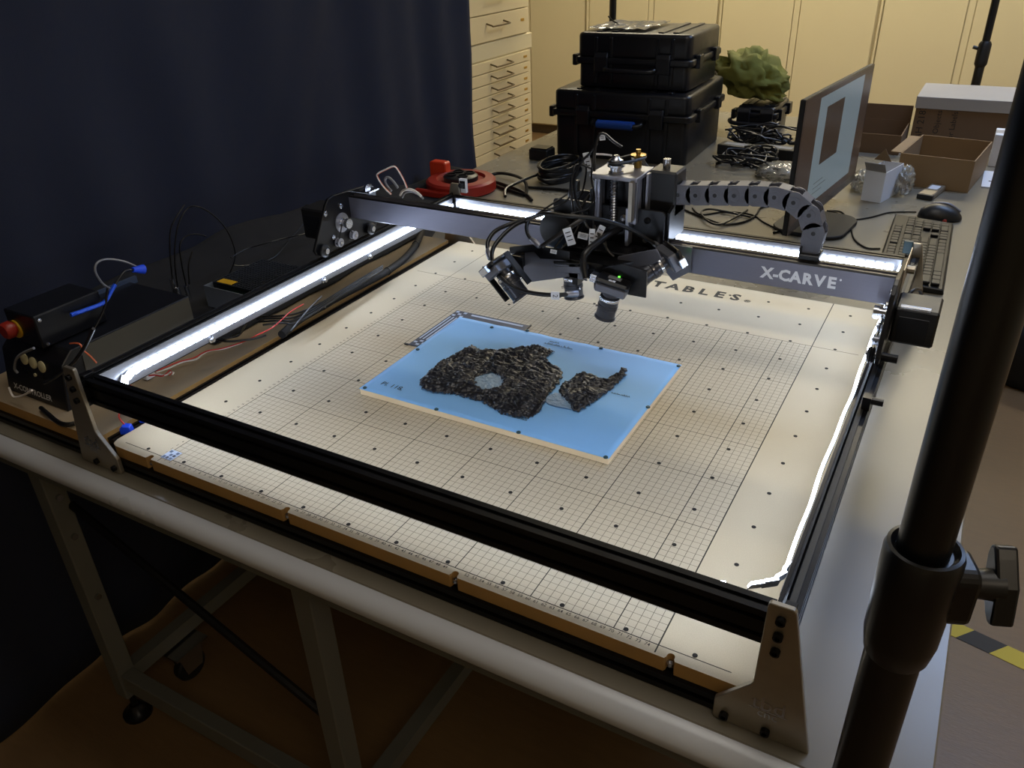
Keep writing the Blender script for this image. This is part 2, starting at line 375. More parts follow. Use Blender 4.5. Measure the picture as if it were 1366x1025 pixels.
for sx in (-0.378, -0.346): build(MB().prism([(0.12, FLOOR_Z + 0.03), (0.16, FLOOR_Z + 0.03), (0.175, FLOOR_Z + 0.09), (0.11, FLOOR_Z + 0.09)], 'x', sx, sx + 0.004), 'fork_plate', 'steel', cs)
build(MB().box(-0.386, -0.334, 0.10, 0.185, FLOOR_Z + 0.09, FLOOR_Z + 0.0945), 'mount_plate', 'steel', cs)
# hazard tape on the floor
hz = thing('hazard_tape', 'yellow and black striped tape on the floor beside the table', 'tape', (1.2, 1.05, FLOOR_Z), (0, 0, R(-13)))
for i in range(-9, 10):
    x = i * 0.07
    build(MB().prism([(x, -0.025), (x + 0.07, -0.025), (x + 0.095, 0.025), (x + 0.025, 0.025)], 'z', 0.0002, 0.0012), 'stripe', 'tape_black' if i % 2 else 'tape_yellow', hz, local=True)
# ------------------------------------------------------------------ wasteboard
def grid_material():
    m = bpy.data.materials.new('wasteboard_print'); m.use_nodes = True; nt = m.node_tree; b = nt.nodes['Principled BSDF']; L = nt.links.new
    tc = nt.nodes.new('ShaderNodeNewGeometry'); sp = nt.nodes.new('ShaderNodeSeparateXYZ'); L(tc.outputs['Position'], sp.inputs[0])
    def mth(op, a, bb=None):
        n = nt.nodes.new('ShaderNodeMath'); n.operation = op
        for i, v in enumerate((a, bb)):
            if v is None: continue
            if isinstance(v, (int, float)): n.inputs[i].default_value = v
            else: L(v, n.inputs[i])
        return n.outputs[0]
    x, y = sp.outputs[0], sp.outputs[1]
    def near(v, s, w): return mth('LESS_THAN', mth('PINGPONG', mth('ADD', v, 1.0), s), w)
    def rng(v, a, c): return mth('MULTIPLY', mth('GREATER_THAN', v, a), mth('LESS_THAN', v, c))
    AND = lambda a, c: mth('MULTIPLY', a, c); OR = lambda a, c: mth('MAXIMUM', a, c)
    inx, iny = rng(x, -0.0005, 0.7505), rng(y, -0.0005, 0.7505); area = AND(inx, iny)
    thin = AND(area, OR(near(x, 0.005, 0.00030), near(y, 0.005, 0.00028)))
    mid = AND(area, OR(near(x, 0.05, 0.0006), near(y, 0.05, 0.0005)))
    at = lambda v, p, w: mth('LESS_THAN', mth('ABSOLUTE', mth('SUBTRACT', v, p)), w)
    ext = OR(AND(OR(at(y, 0, 0.0006), at(y, 0.75, 0.0006)), rng(x, -0.083, 0.826)), AND(OR(at(x, 0, 0.0006), at(x, 0.75, 0.0008)), rng(y, -0.011, 0.96)))
    mx1 = nt.nodes.new('ShaderNodeMix'); mx1.data_type = 'RGBA'; n = nt.nodes.new('ShaderNodeTexNoise'); n.inputs['Scale'].default_value = 7; n.inputs['Detail'].default_value = 8; L(tc.outputs['Position'], n.inputs['Vector'])
    mx1.inputs[6].default_value = (*s2l((203, 189, 159)), 1); mx1.inputs[7].default_value = (*s2l((217, 203, 174)), 1); L(n.outputs[0], mx1.inputs[0])
    f = nt.nodes.new('ShaderNodeTexNoise'); f.inputs['Scale'].default_value = 900; L(tc.outputs['Position'], f.inputs['Vector'])
    mxf = nt.nodes.new('ShaderNodeMix'); mxf.data_type = 'RGBA'; mxf.blend_type = 'MULTIPLY'; mxf.inputs[0].default_value = 0.25; L(mx1.outputs[2], mxf.inputs[6]); L(f.outputs[0], mxf.inputs[7])
    def over(prev, mask, rgb, k):
        q = nt.nodes.new('ShaderNodeMix'); q.data_type = 'RGBA'; L(mth('MULTIPLY', mask, k), q.inputs[0]); L(prev, q.inputs[6]); q.inputs[7].default_value = (*s2l(rgb), 1); return q.outputs[2]
    c = over(mxf.outputs[2], area, (184, 174, 156), 0.35)
    c = over(c, thin, (62, 54, 46), 0.85); c = over(c, mid, (36, 32, 28), 0.95); c = over(c, ext, (36, 32, 28), 0.95)
    L(c, b.inputs['Base Color']); b.inputs['Roughness'].default_value = 0.6; b.inputs['Specular IOR Level'].default_value = 0.3
    M['wasteboard_print'] = m
grid_material()
BX0, BX1, BY0, BY1 = -0.102, 0.852, -0.0135, 0.948
SL = (-0.017, 0.2455, 0.506, 0.7665)
ol = [(BX0, BY1), (BX0, BY0 + 0.014), (BX0 + 0.004, BY0 + 0.004), (BX0 + 0.014, BY0)]
for sx in SL:
    w = 0.0042
    ol += [(sx - w - 0.0015, BY0), (sx - w, BY0 + 0.003), (sx - w, -0.0085)] + [(sx + w * math.cos(R(180 - 30 * k)), -0.0085 + w * math.sin(R(30 * k))) for k in range(1, 6)] + [(sx + w, -0.0085), (sx + w, BY0 + 0.003), (sx + w + 0.0015, BY0)]
ol += [(BX1 - 0.014, BY0), (BX1 - 0.004, BY0 + 0.004), (BX1, BY0 + 0.014), (BX1, BY1)]
wb = thing('wasteboard', 'pale fibreboard bed printed with a numbered centimetre grid', 'board', (0.375, 0.47, -0.019))
bo = build(MB().prism(ol, 'z', -0.019, 0.0), 'board', ['wasteboard_print', 'mdf_edge'], wb)
for p in bo.data.polygons: p.material_index = 0 if p.normal.z > 0.5 else 1
hl = MB()
for k in range(-1, 11):
    for j in range(0, 13):
        if j == 12 and False: continue
        hl.cyl((0.0375 + 0.075 * k, 0.004 + 0.075 * j, -0.001), (0.0375 + 0.075 * k, 0.004 + 0.075 * j, 0.0004), 0.0028, n=12)
build(hl, 'insert_holes', 'dark_hole', wb, kind='stuff')
nm = []
for k in range(1, 75):
    if k in (24, 25, 50, 51): continue
    nm.append(text_mb(str(k), 0.0062, Matrix.Translation((k * 0.01 - 0.0005, -0.0048, 0.0004)), 0.00002))
for k in range(1, 75): nm.append(text_mb(str(k), 0.0055, Matrix.Translation((-0.006, k * 0.01, 0.0004)), 0.00002))
build(merge(nm), 'printed_numbers', 'ink', wb, kind='stuff')
for i, ch in enumerate('INVENTABLES'):
    build(text_mb(ch, 0.040, Matrix.Translation((0.575 - 0.0318 * (10 - i), 0.897, 0.0004)) @ Matrix.Diagonal((0.98, 1, 1, 1)), 0.0015), 'printed_letter', 'ink', wb)
build(text_mb('®', 0.016, Matrix.Translation((0.600, 0.889, 0.0004)), 0.0002), 'registered_mark', 'ink', wb)
for sx in SL:
    build(MB().lathe([(0.0038, 0), (0.0038, 0.004), (0.0022, 0.004), (0.0022, 0.001)], (sx, -0.0088, -0.012), (0, 0, 1), 14), 'slot_bolt', 'steel', wb, smooth=40)
# small blue marker sticker at the grid origin
st = thing('marker_sticker', 'small blue and white marker sticker at the grid origin', 'sticker', (0.008, 0.008, 0))
build(MB().box(-0.003, 0.018, -0.003, 0.018, 0.0003, 0.0009), 'sticker_sheet', 'scale_light', st)
for i in range(3):
    for j in range(3):
        if (i, j) in ((1, 2), (0, 1)): continue
        build(MB().box(-0.0018 + i * 0.0066, 0.0030 + i * 0.0066, -0.0018 + j * 0.0066, 0.0030 + j * 0.0066, 0.0009, 0.0011), 'sticker_block', 'scale_dark' if (i + j) % 2 else 'lip', st)
# left side board under the electronics
lb = build(MB().box(-0.47, -0.131, BY0, 0.945, -0.019, 0.0), 'side_board', ['mdf_shaded', 'mdf_edge'])
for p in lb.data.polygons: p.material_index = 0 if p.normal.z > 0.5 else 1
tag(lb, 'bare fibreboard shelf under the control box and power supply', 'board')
# ------------------------------------------------------------------ router frame
RZ0, RZ1 = 0.065, 0.105
fr = thing('router_frame', 'black aluminium gantry router frame with bare metal end plates', 'machine frame', (0.37, 0.47, TABLE_Z))
prof = slot_profile(0.021, 0.04, 1, 2)
def rail(x0, name): return build(MB().prism([(x0 + u, RZ0 + v) for u, v in prof], 'y', -0.0195, 0.972), name, 'black_alu', fr)
rl = rail(-0.133, 'side_rail'); rr = rail(0.856, 'side_rail')
for x0 in (-0.1335, 0.8565):      # V lips on top of each rail
    build(MB().prism([(x0 + 0.003, RZ1), (x0 + 0.0065, RZ1 + 0.004), (x0 + 0.008, RZ1)], 'y', -0.0195, 0.972), 'v_lip', 'black_alu', fr)
    build(MB().prism([(x0 + 0.003, RZ0), (x0 + 0.0065, RZ0 - 0.004), (x0 + 0.008, RZ0)], 'y', -0.0195, 0.972), 'v_lip', 'black_alu', fr)
for y0, nmn in ((-0.012, 'front_beam'), (0.951, 'rear_beam')):
    build(MB().prism([(y0 + u, RZ0 + v) for u, v in slot_profile(0.020, 0.04, 1, 2, 0.0055, 0.004)], 'x', -0.1115, 0.8555), nmn, 'black_alu', fr)
for y0, x0 in ((-0.0185, -0.47), (0.45, -0.1), (0.93, -0.47)):
    build(MB().prism([(y0 + u, -0.0395 + v) for u, v in slot_profile(0.020, 0.020, 1, 1)], 'x', x0, 0.8555), 'base_rail', 'black_alu', fr)
build(MB().prism([(-0.131 + u, -0.0195 + v) for u, v in slot_profile(0.028, 0.012, 2, 0, 0.005, 0.003)], 'y', 0.002, 0.945), 'base_rail', 'black_alu', fr)
pl = [(-0.014, 0.1275), (-0.012, 0.130), (0.008, 0.130), (0.0105, 0.127), (0.044, -0.0397), (-0.046, -0.0397), (-0.0485, -0.037), (-0.0485, -0.013), (-0.046, -0.010), (-0.018, 0.023), (-0.0155, 0.028)]
def end_plate(xc, s, y0, y1, front):
    p = build(MB().prism([(xc + s * u, v) for u, v in pl], 'y', y0, y1), 'end_plate', 'end_alu', fr, bevel=0.0008, label='bare aluminium end plate engraved tbd cnc' if front else None)
    yy = y0 if front else y1; d = -1 if front else 1
    for (u, v) in ((-0.001, 0.115), (-0.001, 0.096), (-0.001, 0.077), (-0.037, -0.030), (0.003, -0.030)):
        build(MB().lathe([(0.0045, 0), (0.0045, 0.005), (0.0026, 0.0055), (0.0026, 0.002)], (xc + s * u, yy, v), (0, d, 0), 12), 'bolt', 'bolt', p, smooth=40)
    if front:
        e = [text_mb('tbd', 0.024, frame((xc + s * 0.002, y0 - 0.0004, 0.004), (1, 0, 0), (0, 0, 1)), 0.0), text_mb('cnc', 0.014, frame((xc + s * 0.002, y0 - 0.0004, -0.0085), (1, 0, 0), (0, 0, 1)), 0.0), MB().box(xc + s * 0.002 - 0.018, xc + s * 0.002 + 0.018, y0 - 0.0005, y0, -0.0045, -0.0035)]
        build(merge(e), 'engraving', 'steel', p)
end_plate(0.8665, 1, -0.0260, -0.0200, True); end_plate(-0.1225, -1, -0.0260, -0.0200, True)
end_plate(0.8665, 1, 0.9725, 0.9785, False); end_plate(-0.1225, -1, 0.9725, 0.9785, False)
for nm_, bx_ in (('led_channel', (-0.1120, -0.1112, 0.0, 0.945, 0.0668, 0.1035)), ('led_channel', (0.8552, 0.8560, 0.02, 0.945, 0.0668, 0.1035)), ('led_channel', (-0.105, 0.850, 0.9502, 0.9510, 0.0668, 0.1035))):
    build(MB().box(*bx_), nm_, 'led_channel', fr)
for x in (-0.122, 0.8665):       # drive belts lying on the rails
    build(MB().box(x - 0.001, x + 0.005, 0.0, 0.96, RZ1 + 0.0008, RZ1 + 0.0022), 'belt', 'rubber', fr)
    build(MB().box(x - 0.004, x + 0.008, -0.012, 0.006, RZ1, RZ1 + 0.006), 'belt_clip', 'black_plate', fr, bevel=0.001)
for y in (0.21, 0.49, 0.63): build(MB().lathe([(0.006, 0), (0.006, 0.003), (0.0035, 0.004), (0.0035, 0.008)], (-0.112, y, 0.0705), (1, 0, 0), 10), 'rail_bolt', 'steel', fr, smooth=40)
build(MB().cyl((0.877, 0.39, 0.118), (0.892, 0.39, 0.118), 0.005, n=12).box(0.868, 0.878, 0.383, 0.397, 0.106, 0.124), 'limit_stop', 'black_plate', fr)
build(MB().box(0.847, 0.862, 0.962, 0.970, 0.112, 0.135), 'rear_clip', 'teal', fr, bevel=0.001)
# ------------------------------------------------------------------ LED strips
def led_strip(label, pts, normals, size=(0.0142, 0.0112, 0.0035), out=0.0006):
    t = thing('led_strip', label, 'led strip', pts[0], group='led strips inside the router frame')
    blk = mesh_of(MB().cbox((0, 0, size[2] / 2), size), 'led', bevel=0.0007); blk.materials.append(M['led_glow'])
    tape = MB()
    for i, (p, nrm) in enumerate(zip(pts, normals)):
        q = pts[i + 1] if i + 1 < len(pts) else p + (p - pts[i - 1])
        d = (q - p).normalized(); n = Vector(nrm).normalized(); n = (n - d * n.dot(d)).normalized(); w = n.cross(d)
        mt = Matrix(((d.x, w.x, n.x, 0), (d.y, w.y, n.y, 0), (d.z, w.z, n.z, 0), (0, 0, 0, 1)))
        o = bpy.data.objects.new('led', blk); COL.objects.link(o); o.parent = t
        o.matrix_local = Matrix.Translation(p - pts[0] + n * out) @ mt
        tape.cbox((0, 0, 0), (0.0167, size[1] + 0.0005, 0.0006), Matrix.Translation(p + n * 0.0003) @ mt)
    build(tape, 'tape', 'strip_tape', t)
PITCH = 0.01667
lp = [Vector((-0.1110, 0.935 - PITCH * i, 0.0855)) for i in range(53)]
lp += [Vector((-0.1100, lp[-1].y - 0.0150, 0.0835)), Vector((-0.107, lp[-1].y - 0.028, 0.0785)), Vector((-0.102, lp[-1].y - 0.037, 0.070))]
led_strip('white led strip glowing along the left rail beside the cable sleeve', lp, [(1, 0, 0)] * len(lp))
rp = [Vector((-0.085 + PITCH * i, 0.9500, 0.0880)) for i in range(56)]
led_strip('white led strip glowing along the rear beam behind the gantry', rp, [(0, -1, 0)] * len(rp))
qp = [Vector((0.8523 - 0.0006 * math.sin(i * 0.8) - 0.0008 * math.sin(i * 0.33 + 1), 0.935 - PITCH * i, 0.0915)) for i in range(53)]
qp += [Vector(q) for q in ((0.8505, 0.0505, 0.0930), (0.8440, 0.0370, 0.0940), (0.8330, 0.0275, 0.0945))]
led_strip('white led strip glowing inside the right rail beside the bare table top', qp, [(-1, 0, 0.12)] * 53 + [(-1, 0.5, 0.3), (-0.7, 1, 0.4), (-0.3, 1, 0.5)])
fp = [Vector((0.8165 - PITCH * i, 0.0086 + (0.0135 if i == 0 else 0.005 if i == 1 else 0), 0.0885 + (0.004 if i == 0 else 0.002 if i == 1 else 0))) for i in range(1, 55)]
led_strip('white led strip on the hidden inner side of the front beam', fp, [(0, 1, 0)] * len(fp))
# ------------------------------------------------------------------ gantry
GY0, GY1, GZ0, GZ1 = 0.600, 0.625, 0.1585, 0.203
ga = thing('gantry', 'dark aluminium gantry bridge lettered X-CARVE riding on the rails', 'gantry', (0.373, 0.61, GZ0))
gb = build(MB().prism([(GY0, GZ0 + 0.002), (GY0, GZ1 - 0.002), (GY0 + 0.003, GZ1), (GY0 + 0.008, GZ1), (GY0 + 0.009, GZ1 - 0.004), (GY0 + 0.016, GZ1 - 0.004), (GY0 + 0.017, GZ1), (GY1, GZ1), (GY1, GZ0), (GY0 + 0.003, GZ0)], 'x', -0.118, 0.866), 'bridge_beam', ['black_alu', 'beam_face_lit'], ga)
for p in gb.data.polygons: p.material_index = 1 if p.normal.y < -0.8 else 0  # front face takes the reflection-lightened colour, the rest stays black
for i, ch in enumerate(text_runs := ['X', '-', 'C', 'A', 'R', 'V', 'E']):
    xs = (0.6885, 0.7015, 0.7140, 0.7305, 0.7475, 0.7650, 0.7820)[i]
    build(text_mb(ch, 0.0235, frame((xs, GY0 - 0.0004, 0.1795), (1, 0, 0), (0, 0, 1)), 0.0010), 'printed_letter', 'label', gb)
build(MB().cyl((0.7935, GY0, 0.1865), (0.7935, GY0 - 0.0006, 0.1865), 0.0016, n=8), 'trademark_dot', 'label', gb)
gp = [(0.486, 0.128), (0.492, 0.118), (0.505, 0.113), (0.650, 0.113), (0.668, 0.118), (0.682, 0.132), (0.684, 0.195), (0.672, 0.208), (0.560, 0.2155), (0.543, 0.213), (0.533, 0.203)]
def gantry_plate(x0, x1, s):
    p = build(MB().prism(gp, 'x', x0, x1), 'gantry_plate', 'black_plate', ga, bevel=0.0008)
    xi = x1 if s > 0 else x0
    for (y, z, r, m_) in ((0.507, 0.1235, 0.0120, 'rubber'), (0.648, 0.1235, 0.0120, 'rubber'), (0.507, 0.0505, 0.0110, 'rubber'), (0.648, 0.0505, 0.0110, 'rubber')):
        if z < 0.1: continue
        w = build(MB().lathe([(r - 0.003, 0), (r, 0.003), (r - 0.003, 0.0045), (r, 0.006), (r - 0.003, 0.0095)], (xi + s * 0.002, y, z), (s, 0, 0), 24), 'v_wheel', m_, p, smooth=30)
        build(MB().cyl((xi, y, z), (xi + s * 0.0135, y, z), 0.0055, n=12), 'wheel_bearing', 'steel', w, bevel=0.0006)
    for (y, z) in ((0.549, 0.1265), (0.593, 0.1275)):
        w = build(MB().lathe([(0.0085, 0), (0.0085, 0.001), (0.0068, 0.001), (0.0068, 0.008), (0.0085, 0.008), (0.0085, 0.009)], (xi + s * 0.002, y, z), (s, 0, 0), 20), 'idler', 'grey_alu', p, smooth=30)
        build(MB().cyl((xi, y, z), (xi + s * 0.013, y, z), 0.003, n=10), 'idler_bolt', 'steel', w)
    w = build(MB().lathe([(0.0095, 0), (0.0095, 0.002), (0.0075, 0.002), (0.0075, 0.011), (0.0095, 0.011), (0.0095, 0.018)], (xi + s * 0.001, 0.571, 0.159), (s, 0, 0), 20), 'drive_pulley', 'steel', p, smooth=30)
    build(MB().cyl((xi, 0.571, 0.159), (xi + s * 0.0015, 0.571, 0.159), 0.019, n=28), 'motor_boss', 'grey_alu', p)
    build(MB().tube([(xi + s * 0.006, 0.5405, 0.1265), (xi + s * 0.006, 0.552, 0.1345), (xi + s * 0.006, 0.5635, 0.157), (xi + s * 0.006, 0.571, 0.1668), (xi + s * 0.006, 0.5785, 0.157), (xi + s * 0.006, 0.589, 0.1350), (xi + s * 0.006, 0.6015, 0.127)], 0.0012, 4, 3), 'belt', 'rubber', p)
    for (y, z) in ((0.573, 0.191), (0.528, 0.189), (0.541, 0.139), (0.66, 0.18)):
        build(MB().lathe([(0.0048, 0), (0.0048, 0.0025), (0.0026, 0.004)], (xi, y, z), (s, 0, 0), 12), 'button_bolt', 'steel', p, smooth=40)
gantry_plate(-0.124, -0.118, 1); gantry_plate(0.866, 0.872, -1)
def motor(x0, x1, y0, y1, z0, z1, label):
    m_ = build(MB().box(x0, x1, y0, y1, z0, z1), 'stepper_motor', 'black_plastic', ga, bevel=0.003, label=label)
    build(MB().box(x0 + (x1 - x0) * 0.12, x0 + (x1 - x0) * 0.82, y0 - 0.0005, y1 + 0.0005, z0 + 0.003, z1 - 0.012), 'motor_shell', 'controller', m_, bevel=0.001)
    return m_
motor(0.8735, 0.9300, 0.568, 0.630, 0.1185, 0.1725, 'black stepper motor on the right gantry plate')
build(MB().cyl((0.880, 0.572, 0.1725), (0.918, 0.572, 0.1725), 0.004, n=10), 'motor_bolt', 'steel', ga)
motor(-0.182, -0.1255, 0.530, 0.590, 0.132, 0.192, 'black stepper motor on the left gantry plate')
for (y, z) in ((0.507, 0.1235), (0.648, 0.1235)):
    build(MB().cyl((0.8725, y, z), (0.893, y, z), 0.006, n=12), 'wheel_standoff', 'bolt', ga)
build(MB().tube([(0.880, 0.632, 0.160), (0.890, 0.655, 0.168), (0.900, 0.70, 0.14), (0.905, 0.74, 0.05)], 0.0028, 6, 4), 'motor_lead', 'cable', ga, smooth=60)
build(MB().box(0.8722, 0.8735, 0.6, 0.7, 0.172, 0.215).cyl((0.872, 0.66, 0.195), (0.884, 0.66, 0.195), 0.006, n=10), 'limit_bracket', 'end_alu', ga)
build(MB().cyl((-0.10, 0.632, 0.211), (-0.094, 0.632, 0.211), 0.008, n=16).box(-0.118, -0.09, 0.63, 0.66, 0.203, 0.206), 'belt_tensioner', 'steel', ga)
# cable chain
cc = thing('cable_chain', 'grey plastic cable chain arching from the carriage to the gantry', 'cable chain', (0.62, 0.63, 0.203))
piv = [(0.506, 0.2745), (0.535, 0.277), (0.563, 0.2795), (0.593, 0.283), (0.622, 0.286), (0.653, 0.289), (0.681, 0.2905), (0.709, 0.286), (0.733, 0.270), (0.743, 0.244), (0.741, 0.220)]
LY0, LY1 = 0.617, 0.645
for i in range(len(piv) - 1):
    a = Vector((piv[i][0], 0, piv[i][1])); b = Vector((piv[i + 1][0], 0, piv[i + 1][1])); d = (b - a).normalized(); L_ = (b - a).length
    mt = Matrix(((d.x, 0, -d.z, a.x), (0, 1, 0, 0), (d.z, 0, d.x, a.z), (0, 0, 0, 1)))
    sh = [(-0.0155 * math.cos(t), 0.0155 * math.sin(t)) for t in [R(-80 + 20 * k) for k in range(9)]][::-1]
    poly = [(L_ * 0.62, -0.0145), (L_ + 0.004, -0.0145), (L_ + 0.011, -0.007), (L_ + 0.011, 0.007), (L_ + 0.004, 0.0145), (L_ * 0.62, 0.0145)]
    outer = [(-0.0158 * math.cos(R(k)), 0.0158 * math.sin(R(k))) for k in range(-80, 81, 20)] + [(L_ * 0.70, 0.0153), (L_ * 0.70, -0.0153)]
    lk = MB()
    for (y0, y1) in ((LY0, LY0 + 0.003), (LY1 - 0.003, LY1)): lk.prism(outer, 'y', y0, y1)
    for (y0, y1) in ((LY0 + 0.003, LY0 + 0.0055), (LY1 - 0.0055, LY1 - 0.003)): lk.prism(poly, 'y', y0, y1)
    lk.box(0.002, L_ * 0.62, LY0 + 0.003, LY1 - 0.003, 0.0130, 0.0155).box(0.002, L_ * 0.62, LY0 + 0.003, LY1 - 0.003, -0.0155, -0.0130)
    o = build(lk.xf(mt), 'chain_link', 'chain', cc)
    rg = MB().lathe([(0.0095, 0), (0.0095, 0.0004), (0.0086, 0.0005), (0.0086, 0.0001), (0.0042, 0.0001), (0.0042, 0.0007), (0.0026, 0.0007), (0.0026, 0.0001)], (a.x, LY0 - 0.0001, a.z), (0, -1, 0), 16)
    build(rg, 'pivot', 'chain', o); build(MB().cyl((a.x, LY0 - 0.0009, a.z), (a.x, LY0, a.z), 0.0032, n=12), 'pivot_hole', 'chain_dark', o)
build(MB().box(0.728, 0.757, 0.612, 0.646, GZ1 + 0.0005, 0.212).box(0.728, 0.7305, 0.612, 0.646, 0.21, 0.222), 'chain_mount', 'chain_dark', cc, bevel=0.001)
build(MB().tube([(0.50, 0.628, 0.275), (0.56, 0.631, 0.28), (0.64, 0.63, 0.287), (0.69, 0.632, 0.290), (0.725, 0.63, 0.275), (0.742, 0.631, 0.244), (0.741, 0.63, 0.216)], 0.006, 8, 4), 'inner_cable', 'cable', cc, smooth=60)
